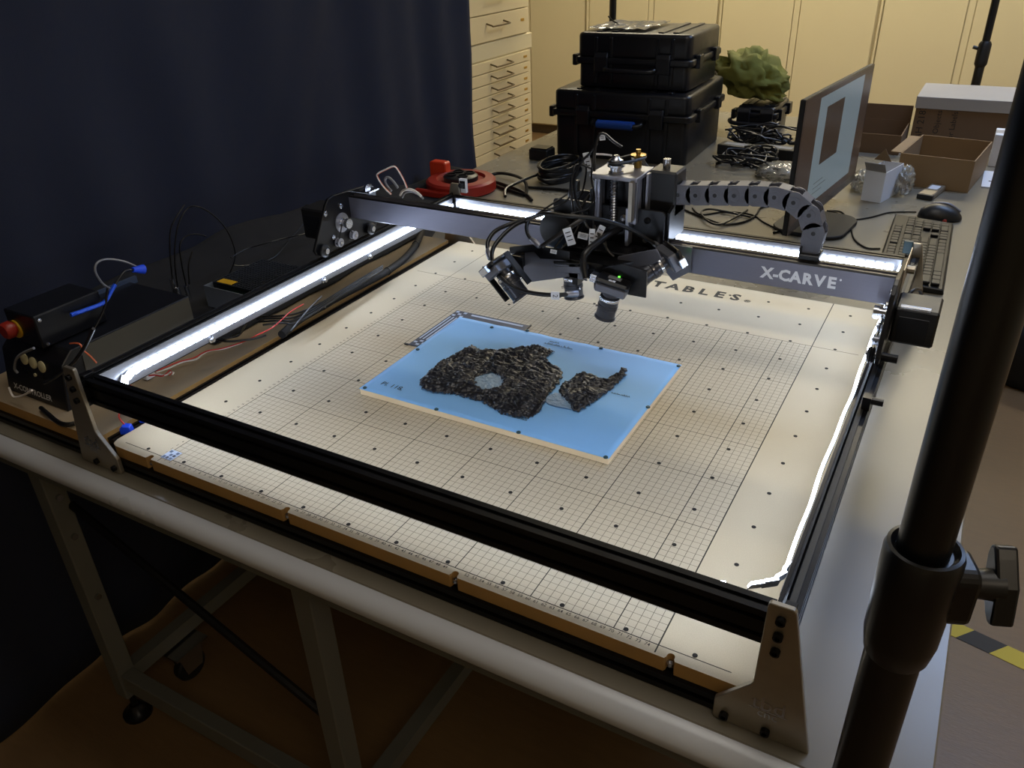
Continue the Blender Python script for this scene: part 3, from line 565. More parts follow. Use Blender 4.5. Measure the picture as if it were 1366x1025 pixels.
D={
 'tab_a':[(-0.399,1.558,-0.036),(-0.376,1.595,-0.036),(-0.325,1.589,-0.036),(-0.268,1.56,-0.036),(-0.228,1.515,-0.036),(-0.189,1.444,-0.036)],
 'tab_b':[(-0.394,1.549,-0.036),(-0.294,1.508,-0.036),(-0.23,1.475,-0.036),(-0.188,1.445,-0.036),(-0.151,1.405,-0.036)],
 'tab_c':[(-0.381,1.523,-0.036),(-0.292,1.478,-0.036),(-0.234,1.454,-0.036),(-0.195,1.442,-0.036)],
 'tab_d':[(-0.241,1.409,-0.035),(-0.262,1.457,-0.035),(-0.252,1.542,-0.035),(-0.243,1.663,-0.035),(-0.253,1.714,-0.035)],
 'tab_e':[(-0.231,1.514,-0.036),(-0.183,1.524,-0.036),(-0.139,1.531,-0.036),(-0.096,1.532,-0.036)],
 'mid_a':[(0.225,1.53,-0.036),(0.29,1.484,-0.036),(0.336,1.454,-0.036),(0.398,1.423,-0.036),(0.439,1.46,-0.036),(0.453,1.525,-0.036),(0.449,1.595,-0.036),(0.474,1.638,-0.036),(0.52,1.643,-0.036)],
 'mid_b':[(0.283,1.523,-0.036),(0.322,1.478,-0.036),(0.373,1.527,-0.036),(0.443,1.53,-0.036),(0.49,1.479,-0.036),(0.545,1.433,-0.036)],
 'mid_c':[(0.422,1.563,-0.036),(0.411,1.477,-0.036),(0.392,1.405,-0.036),(0.356,1.419,-0.036),(0.322,1.478,-0.036),(0.334,1.518,-0.036),(0.394,1.515,-0.036),(0.455,1.506,-0.036)],
 'mid_d':[(0.529,1.41,-0.034),(0.538,1.441,-0.034),(0.529,1.532,-0.034)],
 'mouse_c':[(0.821,1.721,-0.036),(0.762,1.692,-0.036),(0.722,1.629,-0.036),(0.679,1.592,-0.036),(0.637,1.634,-0.036),(0.612,1.642,-0.036)],
 'key_c':[(0.617,1.644,-0.036),(0.65,1.643,-0.036),(0.686,1.552,-0.036),(0.712,1.448,-0.036),(0.747,1.395,-0.036),(0.777,1.402,-0.036)],
 'loop_a':[(-0.4,0.381,0.033),(-0.4,0.387,0.082),(-0.4,0.399,0.126),(-0.4,0.421,0.166),(-0.4,0.453,0.188),(-0.4,0.486,0.175),(-0.4,0.521,0.136),(-0.4,0.538,0.092),(-0.4,0.537,0.054),(-0.4,0.511,0.024)],
 'loop_b':[(-0.4,0.402,0.029),(-0.4,0.404,0.084),(-0.4,0.41,0.122),(-0.4,0.426,0.135),(-0.4,0.45,0.134),(-0.4,0.476,0.121)],
 'loop_c':[(-0.42,0.388,0.046),(-0.42,0.397,0.1),(-0.42,0.411,0.147),(-0.42,0.429,0.168),(-0.42,0.459,0.189)],
 'loop_d':[(-0.4,0.41,0.041),(-0.4,0.419,0.079),(-0.4,0.435,0.102)],
 'loop_e':[(-0.4,0.526,0.058),(-0.4,0.565,0.062),(-0.4,0.618,0.057),(-0.4,0.698,0.047),(-0.4,0.773,0.035)],
 'loop_f':[(-0.42,0.543,0.031),(-0.42,0.584,0.017),(-0.42,0.66,0.008),(-0.42,0.716,0.031),(-0.42,0.773,0.055)],
 'blue':[(-0.272,0.087,0.134),(-0.272,0.114,0.132),(-0.272,0.147,0.132),(-0.272,0.165,0.145),(-0.272,0.175,0.153)],
 'thin':[(-0.272,0.175,0.153),(-0.272,0.199,0.168),(-0.272,0.216,0.163)],
 'greyloop':[(-0.275,0.228,0.162),(-0.275,0.205,0.182),(-0.275,0.177,0.196),(-0.275,0.158,0.197),(-0.275,0.15,0.185),(-0.275,0.155,0.163),(-0.275,0.165,0.149)],
 'plug':[(-0.272,0.213,0.165),(-0.272,0.233,0.159)],
 'drop':[(-0.27,0.159,0.153),(-0.27,0.142,0.122),(-0.27,0.116,0.098),(-0.27,0.095,0.079),(-0.27,0.075,0.071)],
 'ctl_w':[(-0.252,0.06,0.1),(-0.227,0.06,0.105),(-0.221,0.06,0.095),(-0.207,0.06,0.087),(-0.197,0.06,0.078)],
 'ctl_k':[(-0.054,-0.01,0.198),(-0.089,-0.01,0.163),(-0.131,-0.01,0.128),(-0.171,-0.01,0.102),(-0.206,-0.01,0.081),(-0.229,-0.01,0.07)],
 'ctl_l':[(-0.266,0.012,0.111),(-0.307,0.012,0.092),(-0.331,0.012,0.076),(-0.346,0.012,0.056),(-0.342,0.012,0.049)],
 'ctl_m':[(-0.348,-0.006,0.03),(-0.345,-0.006,0.014),(-0.318,-0.006,0.022),(-0.28,-0.006,0.042)],
 'ctl_floor':[(-0.284,-0.001,0.006),(-0.25,-0.009,0.006),(-0.217,-0.016,0.006),(-0.199,-0.014,0.006),(-0.192,-0.006,0.006)],
 'red_a':[(-0.207,0.159,0.012),(-0.203,0.174,0.012),(-0.198,0.2,0.012),(-0.189,0.216,0.012),(-0.185,0.227,0.012),(-0.185,0.252,0.012),(-0.168,0.272,0.012),(-0.154,0.305,0.012),(-0.15,0.334,0.012)],
 'wht_a':[(-0.205,0.159,0.01),(-0.199,0.177,0.01),(-0.194,0.206,0.01),(-0.181,0.223,0.01),(-0.186,0.244,0.01),(-0.183,0.26,0.01),(-0.168,0.274,0.01),(-0.155,0.306,0.01)],
 'red_b':[(-0.204,0.143,0.012),(-0.194,0.15,0.012),(-0.182,0.152,0.012),(-0.184,0.165,0.012),(-0.187,0.172,0.012),(-0.178,0.169,0.012),(-0.173,0.16,0.012)],
 'wht_b':[(-0.208,0.135,0.012),(-0.205,0.146,0.012),(-0.193,0.154,0.012),(-0.18,0.157,0.012),(-0.179,0.168,0.012),(-0.174,0.17,0.012),(-0.17,0.164,0.012)],
 'blk_a':[(-0.171,0.269,0.03),(-0.152,0.271,0.03),(-0.132,0.283,0.03),(-0.113,0.302,0.03),(-0.105,0.32,0.03)],
 'blk_b':[(-0.167,0.276,0.03),(-0.15,0.294,0.03),(-0.158,0.314,0.03),(-0.174,0.34,0.03)],
 'rgbw':[(-0.201,0.098,0.022),(-0.194,0.1,0.019),(-0.186,0.101,0.014),(-0.18,0.103,0.011)],
 'sleeve':[(-0.096,0.359,0.022),(-0.112,0.424,0.022),(-0.115,0.49,0.022),(-0.114,0.555,0.022),(-0.11,0.62,0.022),(-0.109,0.695,0.022),(-0.121,0.775,0.022),(-0.149,0.856,0.022),(-0.19,0.939,0.022)],
 'bund_0':[(-0.177,0.362,0.035),(-0.143,0.378,0.035),(-0.113,0.404,0.035),(-0.102,0.452,0.035),(-0.105,0.52,0.035),(-0.109,0.593,0.035),(-0.113,0.671,0.035)],
 'bund_1':[(-0.163,0.356,0.035),(-0.131,0.374,0.035),(-0.103,0.393,0.035),(-0.096,0.446,0.035),(-0.1,0.514,0.035),(-0.104,0.586,0.035),(-0.108,0.665,0.035)],
 'bund_2':[(-0.149,0.349,0.035),(-0.119,0.369,0.035),(-0.094,0.383,0.035),(-0.09,0.439,0.035),(-0.095,0.508,0.035),(-0.098,0.58,0.035),(-0.104,0.659,0.035)],
 'bund_3':[(-0.133,0.342,0.035),(-0.106,0.364,0.035),(-0.083,0.372,0.035),(-0.084,0.432,0.035),(-0.09,0.501,0.035),(-0.093,0.572,0.035),(-0.099,0.653,0.035)],
 'bund_x':[(-0.059,0.336,0.04),(-0.08,0.386,0.04),(-0.101,0.44,0.04),(-0.114,0.48,0.04)],
 'red_c':[(-0.087,0.281,0.05),(-0.084,0.321,0.05),(-0.101,0.383,0.05),(-0.103,0.42,0.05)],
 'orange':[(-0.061,0.66,0.197),(-0.076,0.66,0.209),(-0.088,0.66,0.225),(-0.088,0.66,0.234),(-0.067,0.66,0.245),(-0.046,0.66,0.253),(-0.036,0.66,0.245),(-0.026,0.66,0.229),(-0.02,0.66,0.214)],
 'coil_g':[(-0.05,0.67,0.208),(-0.06,0.67,0.22),(-0.072,0.67,0.227),(-0.08,0.67,0.221),(-0.077,0.67,0.21),(-0.067,0.67,0.2)],
 'coil_h':[(-0.039,0.66,0.197),(-0.031,0.66,0.207),(-0.015,0.66,0.212),(-0,0.66,0.209),(0.012,0.66,0.201)],
 'cam2_cable':[(0.45,0.43,0.169),(0.431,0.408,0.172),(0.401,0.403,0.17),(0.367,0.403,0.171),(0.335,0.41,0.18),(0.307,0.431,0.195),(0.293,0.456,0.206),(0.296,0.481,0.22),(0.305,0.507,0.231),(0.317,0.53,0.235)],
 'cam1_cable':[(0.292,0.448,0.195),(0.281,0.46,0.202),(0.276,0.47,0.212),(0.28,0.487,0.224),(0.298,0.504,0.233),(0.315,0.529,0.236),(0.334,0.544,0.241)],
 'cam3_cable':[(0.52,0.586,0.201),(0.513,0.565,0.216),(0.494,0.542,0.237),(0.473,0.514,0.255),(0.445,0.492,0.266),(0.41,0.474,0.27),(0.372,0.477,0.267),(0.324,0.512,0.241)],
 'cam4_cable':[(0.354,0.494,0.209),(0.334,0.501,0.217),(0.322,0.514,0.227),(0.318,0.531,0.235)],
 'cam2_fat':[(0.45,0.465,0.18),(0.442,0.473,0.199),(0.442,0.482,0.214),(0.453,0.524,0.226),(0.461,0.57,0.228)],
 'brown_strap':[(0.368,0.479,0.214),(0.398,0.498,0.237),(0.42,0.522,0.253)],
 'cc_00':[(0.415,0.568,0.314),(0.409,0.583,0.343),(0.409,0.595,0.361),(0.416,0.601,0.364),(0.431,0.603,0.353),(0.444,0.606,0.345)],
 'cc_01':[(0.403,0.59,0.31),(0.38,0.582,0.318),(0.377,0.571,0.305),(0.382,0.556,0.278),(0.391,0.545,0.253),(0.401,0.539,0.234)],
 'cc_02':[(0.381,0.616,0.32),(0.37,0.602,0.309),(0.366,0.586,0.289),(0.373,0.573,0.264),(0.384,0.562,0.236)],
 'cc_03':[(0.399,0.589,0.336),(0.389,0.574,0.323),(0.386,0.558,0.301),(0.393,0.546,0.276),(0.406,0.54,0.256)],
 'cc_04':[(0.395,0.623,0.343),(0.386,0.605,0.323),(0.39,0.592,0.301),(0.391,0.578,0.278),(0.389,0.563,0.258),(0.397,0.556,0.239)],
 'cc_05':[(0.407,0.587,0.35),(0.41,0.572,0.326),(0.414,0.56,0.303),(0.424,0.55,0.279),(0.431,0.532,0.246),(0.437,0.523,0.228)],
 'cc_06':[(0.396,0.554,0.261),(0.408,0.548,0.243),(0.415,0.545,0.232),(0.427,0.546,0.222)],
 'cc_07':[(0.382,0.571,0.252),(0.393,0.567,0.236),(0.387,0.545,0.208),(0.371,0.523,0.189)],
 'cc_08':[(0.4,0.54,0.261),(0.4,0.528,0.243),(0.391,0.511,0.226),(0.381,0.491,0.204)],
 'cc_09':[(0.399,0.572,0.262),(0.396,0.561,0.248),(0.405,0.556,0.232),(0.401,0.54,0.212),(0.394,0.529,0.201)],
 'cc_10':[(0.424,0.548,0.277),(0.419,0.537,0.264),(0.406,0.527,0.26),(0.398,0.521,0.258)],
 'cc_11':[(0.4,0.602,0.331),(0.413,0.609,0.33),(0.424,0.615,0.328)],
 'cc_12':[(0.392,0.607,0.297),(0.403,0.602,0.281),(0.395,0.588,0.265),(0.389,0.577,0.254)],
 'cc_13':[(0.385,0.541,0.277),(0.38,0.534,0.27),(0.364,0.519,0.262),(0.348,0.506,0.256)],
 'cc_14':[(0.371,0.564,0.274),(0.36,0.551,0.266),(0.345,0.535,0.255),(0.332,0.52,0.244)],
 'cc_15':[(0.433,0.53,0.241),(0.45,0.525,0.219),(0.462,0.523,0.205),(0.47,0.524,0.198)],
 'cc_16':[(0.429,0.553,0.231),(0.442,0.55,0.215),(0.45,0.544,0.199)],
 'rc_00':[(0.427,0.723,0.308),(0.441,0.72,0.291),(0.459,0.72,0.276),(0.483,0.728,0.265),(0.506,0.737,0.259)],
 'rc_01':[(0.425,0.72,0.306),(0.444,0.718,0.286),(0.466,0.719,0.268),(0.485,0.724,0.258),(0.508,0.734,0.253)],
 'rc_02':[(0.44,0.714,0.283),(0.454,0.712,0.269),(0.479,0.718,0.255)],
 'rc_03':[(0.452,0.702,0.254),(0.475,0.713,0.251),(0.496,0.727,0.253)],
 'labels':[(0.408,0.494,0.231),(0.42,0.518,0.226),(0.437,0.514,0.226),(0.443,0.527,0.23),(0.389,0.6,0.318),(0.396,0.639,0.35),(0.436,0.682,0.299),(0.39,0.476,0.21),(0.378,0.584,0.283),(0.403,0.59,0.271)],
 'pap1':[(0.229,0.474,0.014),(0.256,0.464,0.014),(0.286,0.486,0.014),(0.321,0.51,0.014),(0.339,0.523,0.014),(0.371,0.516,0.014),(0.37,0.487,0.014),(0.384,0.473,0.014),(0.407,0.466,0.014),(0.418,0.453,0.014),(0.427,0.419,0.014),(0.43,0.372,0.014),(0.439,0.342,0.014),(0.437,0.318,0.014),(0.432,0.305,0.014),(0.411,0.3,0.014),(0.389,0.3,0.014),(0.37,0.308,0.014),(0.343,0.317,0.014),(0.315,0.315,0.014),(0.294,0.317,0.014),(0.268,0.307,0.014),(0.242,0.306,0.014),(0.22,0.327,0.014),(0.216,0.358,0.014),(0.216,0.395,0.014),(0.222,0.433,0.014)],
 'hole':[(0.297,0.375,0.014),(0.302,0.39,0.014),(0.314,0.402,0.014),(0.332,0.398,0.014),(0.347,0.38,0.014),(0.345,0.36,0.014),(0.329,0.349,0.014),(0.311,0.356,0.014)],
 'pap2':[(0.431,0.418,0.014),(0.443,0.465,0.014),(0.458,0.473,0.014),(0.478,0.463,0.014),(0.49,0.463,0.014),(0.496,0.491,0.014),(0.496,0.51,0.014),(0.505,0.512,0.014),(0.512,0.492,0.014),(0.511,0.46,0.014),(0.508,0.428,0.014),(0.502,0.396,0.014),(0.494,0.355,0.014),(0.483,0.355,0.014),(0.466,0.372,0.014),(0.446,0.386,0.014),(0.437,0.399,0.014)],
 'skin':[(0.428,0.369,0.012),(0.438,0.392,0.012),(0.467,0.388,0.012),(0.481,0.383,0.012),(0.483,0.361,0.012),(0.462,0.356,0.012),(0.44,0.357,0.012)],
 'grooves':[(0.281,0.447,0.014),(0.298,0.337,0.014),(0.302,0.494,0.014),(0.288,0.39,0.014),(0.349,0.46,0.014),(0.358,0.373,0.014),(0.412,0.463,0.014),(0.425,0.369,0.014),(0.321,0.51,0.014)],
 'pins':[(0.152,0.42,0.012),(0.295,0.267,0.012),(0.224,0.552,0.012),(0.289,0.568,0.012),(0.436,0.563,0.012),(0.188,0.561,0.012)],
 'pinsb':[(0.153,0.272,0.012),(0.574,0.267,0.012),(0.576,0.559,0.012),(0.578,0.416,0.012),(0.294,0.268,0.012),(0.437,0.268,0.012)],
 'text118':[(0.163,0.288,0.012),(0.215,0.287,0.012),(0.164,0.308,0.012)],
 'textrev':[(0.339,0.539,0.012),(0.391,0.538,0.012),(0.434,0.307,0.012),(0.402,0.309,0.012),(0.514,0.434,0.012),(0.54,0.432,0.012)],
 'armL':[(0.298,0.5,0.184),(0.35,0.5,0.197),(0.362,0.5,0.187),(0.406,0.5,0.192),(0.434,0.5,0.161),(0.406,0.5,0.162),(0.324,0.5,0.138),(0.308,0.5,0.154)],
 'armR':[(0.476,0.53,0.174),(0.476,0.53,0.192),(0.534,0.53,0.216),(0.54,0.53,0.203),(0.507,0.53,0.18)],
 'cams':[(0.314,0.435,0.195),(0.366,0.421,0.138),(0.492,0.471,0.173),(0.48,0.461,0.117),(0.53,0.581,0.183),(0.498,0.542,0.153),(0.399,0.549,0.171),(0.409,0.538,0.105)],
 'green':[(0.031,2.42,0.215),(0.074,2.42,0.237),(0.104,2.42,0.208),(0.143,2.42,0.215),(0.168,2.42,0.221),(0.214,2.42,0.208),(0.247,2.42,0.146),(0.256,2.42,0.096),(0.225,2.42,0.074),(0.195,2.42,0.057),(0.14,2.42,0.115),(0.089,2.42,0.168)],
 'bag2':[(-0.027,2.45,0.204),(0.027,2.45,0.211),(0.09,2.45,0.133),(0.188,2.45,0.051),(0.247,2.45,0.088),(0.253,2.45,0.014),(0.159,2.45,-0.006),(0.089,2.45,0.002),(0.054,2.45,0.079)],
}
# ------------------------------------------------------------------ carriage
ca = thing('tool_carriage', 'black tool carriage with lead screw and pulleys on the gantry', 'carriage', (0.43, 0.6, 0.15))
build(MB().prism(rrect(0.335, 0.528, 0.150, 0.258, 0.006), 'y', 0.584, 0.590), 'face_plate', 'black_plate', ca, bevel=0.0006)
build(MB().prism(rrect(0.335, 0.528, 0.150, 0.258, 0.006), 'y', 0.640, 0.646), 'rear_plate', 'black_plate', ca, bevel=0.0006)
build(MB().lathe([(0.030, 0), (0.030, 0.010), (0.026, 0.012)], (0.345, 0.583, 0.207), (0, -1, 0), 36), 'round_cover', 'black_plastic', ca, smooth=40)
build(MB().prism([(0.592, 0.2045), (0.665, 0.2045), (0.665, 0.262), (0.635, 0.268), (0.592, 0.255)], 'x', 0.528, 0.533), 'side_plate', 'black_plate', ca, bevel=0.0006)
build(MB().box(0.470, 0.476, 0.566, 0.584, 0.2015, 0.262), 'mid_fin', 'grey_alu', ca, bevel=0.0008)
for x in (0.350, 0.50):
    for z in (0.2115, 0.1485):
        w = build(MB().lathe([(0.009, 0), (0.012, 0.003), (0.009, 0.004), (0.012, 0.005), (0.009, 0.008)], (x, 0.591, z), (0, 1, 0), 22), 'v_wheel', 'rubber', ca, smooth=30)
        build(MB().cyl((x, 0.577, z), (x, 0.5995, z), 0.0045, n=12), 'wheel_bolt', 'steel', w)
build(MB().box(0.408, 0.486, 0.566, 0.640, 0.3035, 0.3100), 'top_plate', ['grey_alu'], ca, bevel=0.0008)
build(MB().box(0.408, 0.486, 0.600, 0.640, 0.2055, 0.3035), 'z_back_plate', 'controller', ca, bevel=0.0008)
for x in (0.412, 0.474): build(MB().prism([(x + u * 0.5, 0.575 + v * 0.5) for u, v in slot_profile(0.020, 0.040, 1, 2)], 'z', 0.235, 0.3035), 'z_rail', 'grey_alu', ca)
build(MB().lathe([(0.0050 + (0.0018 if k % 2 else 0), 0.0022 * k) for k in range(32)], (0.444, 0.580, 0.2345), (0, 0, 1), 12), 'lead_screw', 'steel', ca, smooth=30)
build(MB().lathe([(0.0115, 0), (0.0115, 0.002), (0.009, 0.002), (0.009, 0.009), (0.0135, 0.010), (0.0135, 0.013), (0.0105, 0.014), (0.0105, 0.020), (0.007, 0.022), (0.004, 0.027)], (0.444, 0.585, 0.3105), (0, 0, 1), 24), 'screw_pulley', 'steel', ca, smooth=30)
build(MB().lathe([(0.006, 0), (0.006, 0.016), (0.0125, 0.017), (0.0125, 0.020), (0.004, 0.021), (0.004, 0.028)], (0.463, 0.628, 0.3105), (0, 0, 1), 24), 'motor_pulley', 'brass', ca, smooth=30)
build(MB().tube([(0.4335, 0.585, 0.327), (0.444, 0.5735, 0.327), (0.455, 0.580, 0.327), (0.4745, 0.622, 0.327), (0.466, 0.640, 0.327), (0.452, 0.634, 0.327)], 0.0024, 5, 4, True), 'timing_belt', 'rubber', ca, smooth=60)
build(MB().box(0.487, 0.533, 0.612, 0.660, 0.240, 0.312), 'z_motor', 'black_plastic', ca, bevel=0.003)
build(MB().box(0.4885, 0.4925, 0.600, 0.612, 0.245, 0.309), 'motor_bracket', 'grey_alu', ca)
build(MB().box(0.476, 0.482, 0.560, 0.572, 0.243, 0.305), 'end_stop', 'end_alu', ca)
build(MB().cyl((0.508, 0.636, 0.312), (0.508, 0.636, 0.326), 0.006, n=12), 'motor_cap', 'steel', ca)
for x in (0.380, 0.395, 0.412, 0.5): build(MB().lathe([(0.005, 0), (0.005, 0.003), (0.003, 0.004)], (x, 0.584, 0.2415), (0, -1, 0), 12), 'plate_bolt', 'bolt', ca, smooth=40)
build(MB().lathe([(0.007, 0), (0.007, 0.003), (0.003, 0.004), (0.003, 0.007)], (0.462, 0.584, 0.240), (0, -1, 0), 12), 'plate_screw', 'steel', ca, smooth=40)
# ------------------------------------------------------------------ camera bracket
br = thing('camera_bracket', 'black bent metal bracket under the carriage holding four cameras', 'bracket', (0.42, 0.54, 0.13))
build(MB().box(0.375, 0.505, 0.535, 0.583, 0.148, 0.200), 'hub', 'black_plate', br, bevel=0.002)
build(MB().prism([(0.300, 0.186), (0.345, 0.196), (0.356, 0.186), (0.408, 0.192), (0.436, 0.160), (0.406, 0.162), (0.326, 0.138), (0.310, 0.154)], 'y', 0.500, 0.504), 'side_arm', 'arm_sheen', br, bevel=0.0005)
build(MB().prism([(0.300, 0.1965), (0.300, 0.186), (0.345, 0.196), (0.356, 0.186), (0.408, 0.192), (0.408, 0.206), (0.345, 0.208)], 'y', 0.496, 0.4995), 'arm_flange', 'black_plate', br)
build(MB().prism([(0.474, 0.170), (0.474, 0.196), (0.536, 0.218), (0.545, 0.203), (0.510, 0.178)], 'y', 0.530, 0.534), 'side_arm', 'arm_sheen', br, bevel=0.0005)
build(MB().prism([(0.470, 0.50), (0.395, 0.50), (0.375, 0.534), (0.505, 0.534)], 'z', 0.188, 0.192), 'top_flange', 'black_plate', br)
build(MB().box(0.405, 0.420, 0.500, 0.535, 0.150, 0.190), 'link_plate', 'black_plate', br)
build(MB().prism([(0.455, 0.157), (0.540, 0.157), (0.540, 0.200), (0.500, 0.205), (0.455, 0.190)], 'y', 0.484, 0.4875), 'front_plate', 'black_plate', br, bevel=0.0005)
build(MB().box(0.462, 0.474, 0.4875, 0.535, 0.165, 0.190), 'link_plate', 'black_plate', br)
for px_, pz_ in ((-0.020, -0.0185), (0.0205, 0.0180)):
    build(MB().cbox((0, 0, 0), (0.060, 0.012, 0.0025), Matrix.Translation((0.331 + px_, 0.4300, 0.176 + pz_)) @ Matrix.Rotation(R(47), 4, 'Y')), 'camera_cheek', 'black_plate', br)
build(MB().box(0.310, 0.345, 0.4575, 0.4610, 0.165, 0.200), 'left_plate', 'black_plate', br)
build(MB().box(0.312, 0.326, 0.461, 0.4995, 0.168, 0.190), 'link_plate', 'black_plate', br)
build(MB().prism([(0.530, 0.160), (0.545, 0.145), (0.572, 0.165), (0.572, 0.205), (0.530, 0.205)], 'y', 0.5925, 0.5955), 'right_plate', 'cam_body', br)
# ------------------------------------------------------------------ machine vision cameras
def vision_camera(label, body, tip, side, lens_len=0.044, num='2', connector=1):
    B = Vector(body); T = Vector(tip); ax = (T - B).normalized()      # optical axis
    F = frame(B, side, Vector(ax).cross(Vector(side)))                # local x = side, local z = +-axis
    if (F.to_3x3() @ Vector((0, 0, 1))).dot(ax) < 0: F = F @ Matrix.Rotation(math.pi, 4, 'X')
    t = thing('machine_vision_camera', label, 'camera', B, group='machine vision cameras under the carriage')
    t.rotation_euler = F.to_euler()
    # local: +z is the viewing direction, back of the housing at z = -0.016
    build(MB().box(-0.024, 0.024, -0.0155, 0.0155, -0.004, 0.010), 'housing', 'cam_body', t, bevel=0.002, local=True)
    bk = build(MB().box(-0.0255, 0.0255, -0.017, 0.017, -0.012, -0.004), 'back_cover', 'cam_back', t, bevel=0.003, local=True)
    build(MB().box(-0.010, 0.010, -0.007, 0.004, -0.0126, -0.012), 'spec_label', 'grey_wire', bk, local=True)
    build(MB().box(-0.006, 0.004, 0.0085, 0.0135, -0.0126, -0.012), 'number_label', 'label', bk, local=True)
    build(text_mb(num, 0.006, Matrix.Translation((-0.001, 0.011, -0.0128)) @ Matrix.Rotation(math.pi, 4, 'X')), 'number', 'ink', bk, local=True)
    build(MB().cyl((0.004, -0.0105, -0.012), (0.004, -0.0105, -0.0132), 0.0016, n=10), 'status_led', 'led_green', bk, local=True)
    ln = build(MB().lathe([(0.0125, 0), (0.0125, 0.006), (0.0150, 0.007), (0.0150, 0.020), (0.0158, 0.021), (0.0158, 0.026), (0.0148, 0.027), (0.0148, lens_len - 0.004), (0.0165, lens_len - 0.002), (0.0165, lens_len), (0.0130, lens_len), (0.0115, lens_len - 0.006)], (0, 0, 0.010), (0, 0, 1), 28), 'lens', 'lens_black', t, smooth=30, local=True)
    build(MB().lathe([(0.0152, 0.0), (0.0155, 0.001), (0.0155, 0.0045), (0.0152, 0.005)], (0, 0, 0.0185), (0, 0, 1), 28), 'lens_ring', 'steel', ln, smooth=30, local=True)
    build(MB().cyl((0, 0, 0.010 + lens_len - 0.008), (0, 0, 0.010 + lens_len - 0.005), 0.0116, n=24), 'front_glass', 'lens_glass', ln, local=True)
    for a in (30, 150): build(MB().cyl((0.0155 * math.cos(R(a)), 0.0155 * math.sin(R(a)), 0.035), (0.019 * math.cos(R(a)), 0.019 * math.sin(R(a)), 0.035), 0.0016, n=8), 'lock_screw', 'steel', ln, local=True)
    c = build(MB().box(-0.036 * connector, -0.0255 * connector, -0.008, 0.008, -0.011, 0.001) if connector > 0 else MB().box(0.0255, 0.036, -0.008, 0.008, -0.011, 0.001), 'plug', 'steel', t, bevel=0.001, local=True)
    return t
C_ = D['cams']
vision_camera('left machine vision camera tilted towards the grid centre', (0.318, 0.430, 0.190), (0.366, 0.424, 0.138), (0.10, 1.0, 0.05), lens_len=0.050, num='1', connector=1)
vision_camera('front machine vision camera pointing down, its green light facing up', C_[2], (0.478, 0.468, 0.117), (0.95, 0.12, -0.2), num='2')
vision_camera('right machine vision camera tilted left under the carriage', (0.548, 0.562, 0.196), (0.500, 0.512, 0.158), (0.72, -0.69, 0.0), lens_len=0.046, num='3', connector=-1)
vision_camera('rear machine vision camera hidden behind the front one', (0.402, 0.515, 0.176), (0.412, 0.512, 0.110), (1, 0, 0.12), num='4')
def tagplate(p, w, h, ang, parent, s=None, tilt=0.0):
    mt = Matrix.Translation(p) @ Matrix.Rotation(R(18), 4, 'Z') @ Matrix.Rotation(R(ang), 4, 'Y') @ Matrix.Rotation(tilt, 4, 'X')
    o = build(MB().cbox((0, 0, 0), (w, 0.0012, h), mt), 'cable_label', 'label', parent)
    q = MB()
    for k in range(3): q.cbox((0, -0.0008, h * (0.25 - 0.22 * k)), (w * 0.62, 0.0004, h * 0.05), mt)
    if s: q = text_mb(s, h * 0.85, mt @ frame((0, -0.001, 0), (0, 0, -1), (1, 0, 0)))
    build(q, 'label_print', 'ink', o)
def camera_cable(key, r, label, ends=True):
    t = thing('camera_cable', label, 'cable', D[key][0], group='thick camera cables')
    cable('cable_jacket', D[key], r, 'cable', t, n=8, sub=6)
    a, b = Vector(D[key][0]), Vector(D[key][1]); d = (b - a).normalized()
    if ends: build(MB().lathe([(r * 1.1, 0), (r * 1.5, 0.002), (r * 1.5, 0.016), (r * 1.15, 0.022)], a - d * 0.004, d, 12), 'boot', 'grey_alu', t, smooth=40)
    return t
c2 = camera_cable('cam2_cable', 0.0034, 'thick black cable with a white number 2 tag looping left from the front camera')
tagplate(Vector(D['cam2_cable'][1]) + Vector((-0.002, -0.0045, 0)), 0.0125, 0.0125, 0, c2, '2')
camera_cable('cam1_cable', 0.0034, 'thick black cable curving up from the left camera')
camera_cable('cam3_cable', 0.0032, 'thick black cable arching across the carriage to the right camera')
camera_cable('cam4_cable', 0.0030, 'short black cable hanging beside the round carriage cover')
camera_cable('cam2_fat', 0.0055, 'fat black cable sleeve rising from behind the front camera', False)
lo = thing('wire_loom', 'tangle of thin black wires with white tags over the carriage', 'wires', (0.40, 0.6, 0.25))
for k in sorted(D):
    if k.startswith('cc_'): cable('wire', D[k], 0.0016 if int(k[3:]) % 3 else 0.0022, 'white_wire' if k in ('cc_11',) else 'cable', lo, n=6)
for i, (w, h, a) in enumerate(((0.013, 0.028, -18), (0.016, 0.010, 12), (0.009, 0.030, 2), (0.010, 0.028, 25), (0.010, 0.030, -14), (0.009, 0.012, -8), (0.007, 0.030, -8), (0.010, 0.006, 10), (0.008, 0.018, 5), (0.007, 0.020, 0))):
    if i < 8: tagplate(Vector(D['labels'][i]), w, h, a, lo)
    else: build(MB().cbox(D['labels'][i], (w, 0.008, h)), 'wire_plug', 'black_plastic', lo, bevel=0.001)
lo2 = thing('wire_loom', 'bundle of black wires running from the carriage into the cable chain', 'wires', (0.5, 0.66, 0.28))
for k in ('rc_00', 'rc_01', 'rc_02', 'rc_03'): cable('wire', D[k], 0.0028 if k != 'rc_02' else 0.0016, 'cable' if k != 'rc_02' else 'grey_wire', lo2)
tg = cable('sleeve_strap', D['brown_strap'], 0.004, 'black_plastic', None); tag(tg, 'flat black strap slanting down from the carriage to the round cover', 'strap')
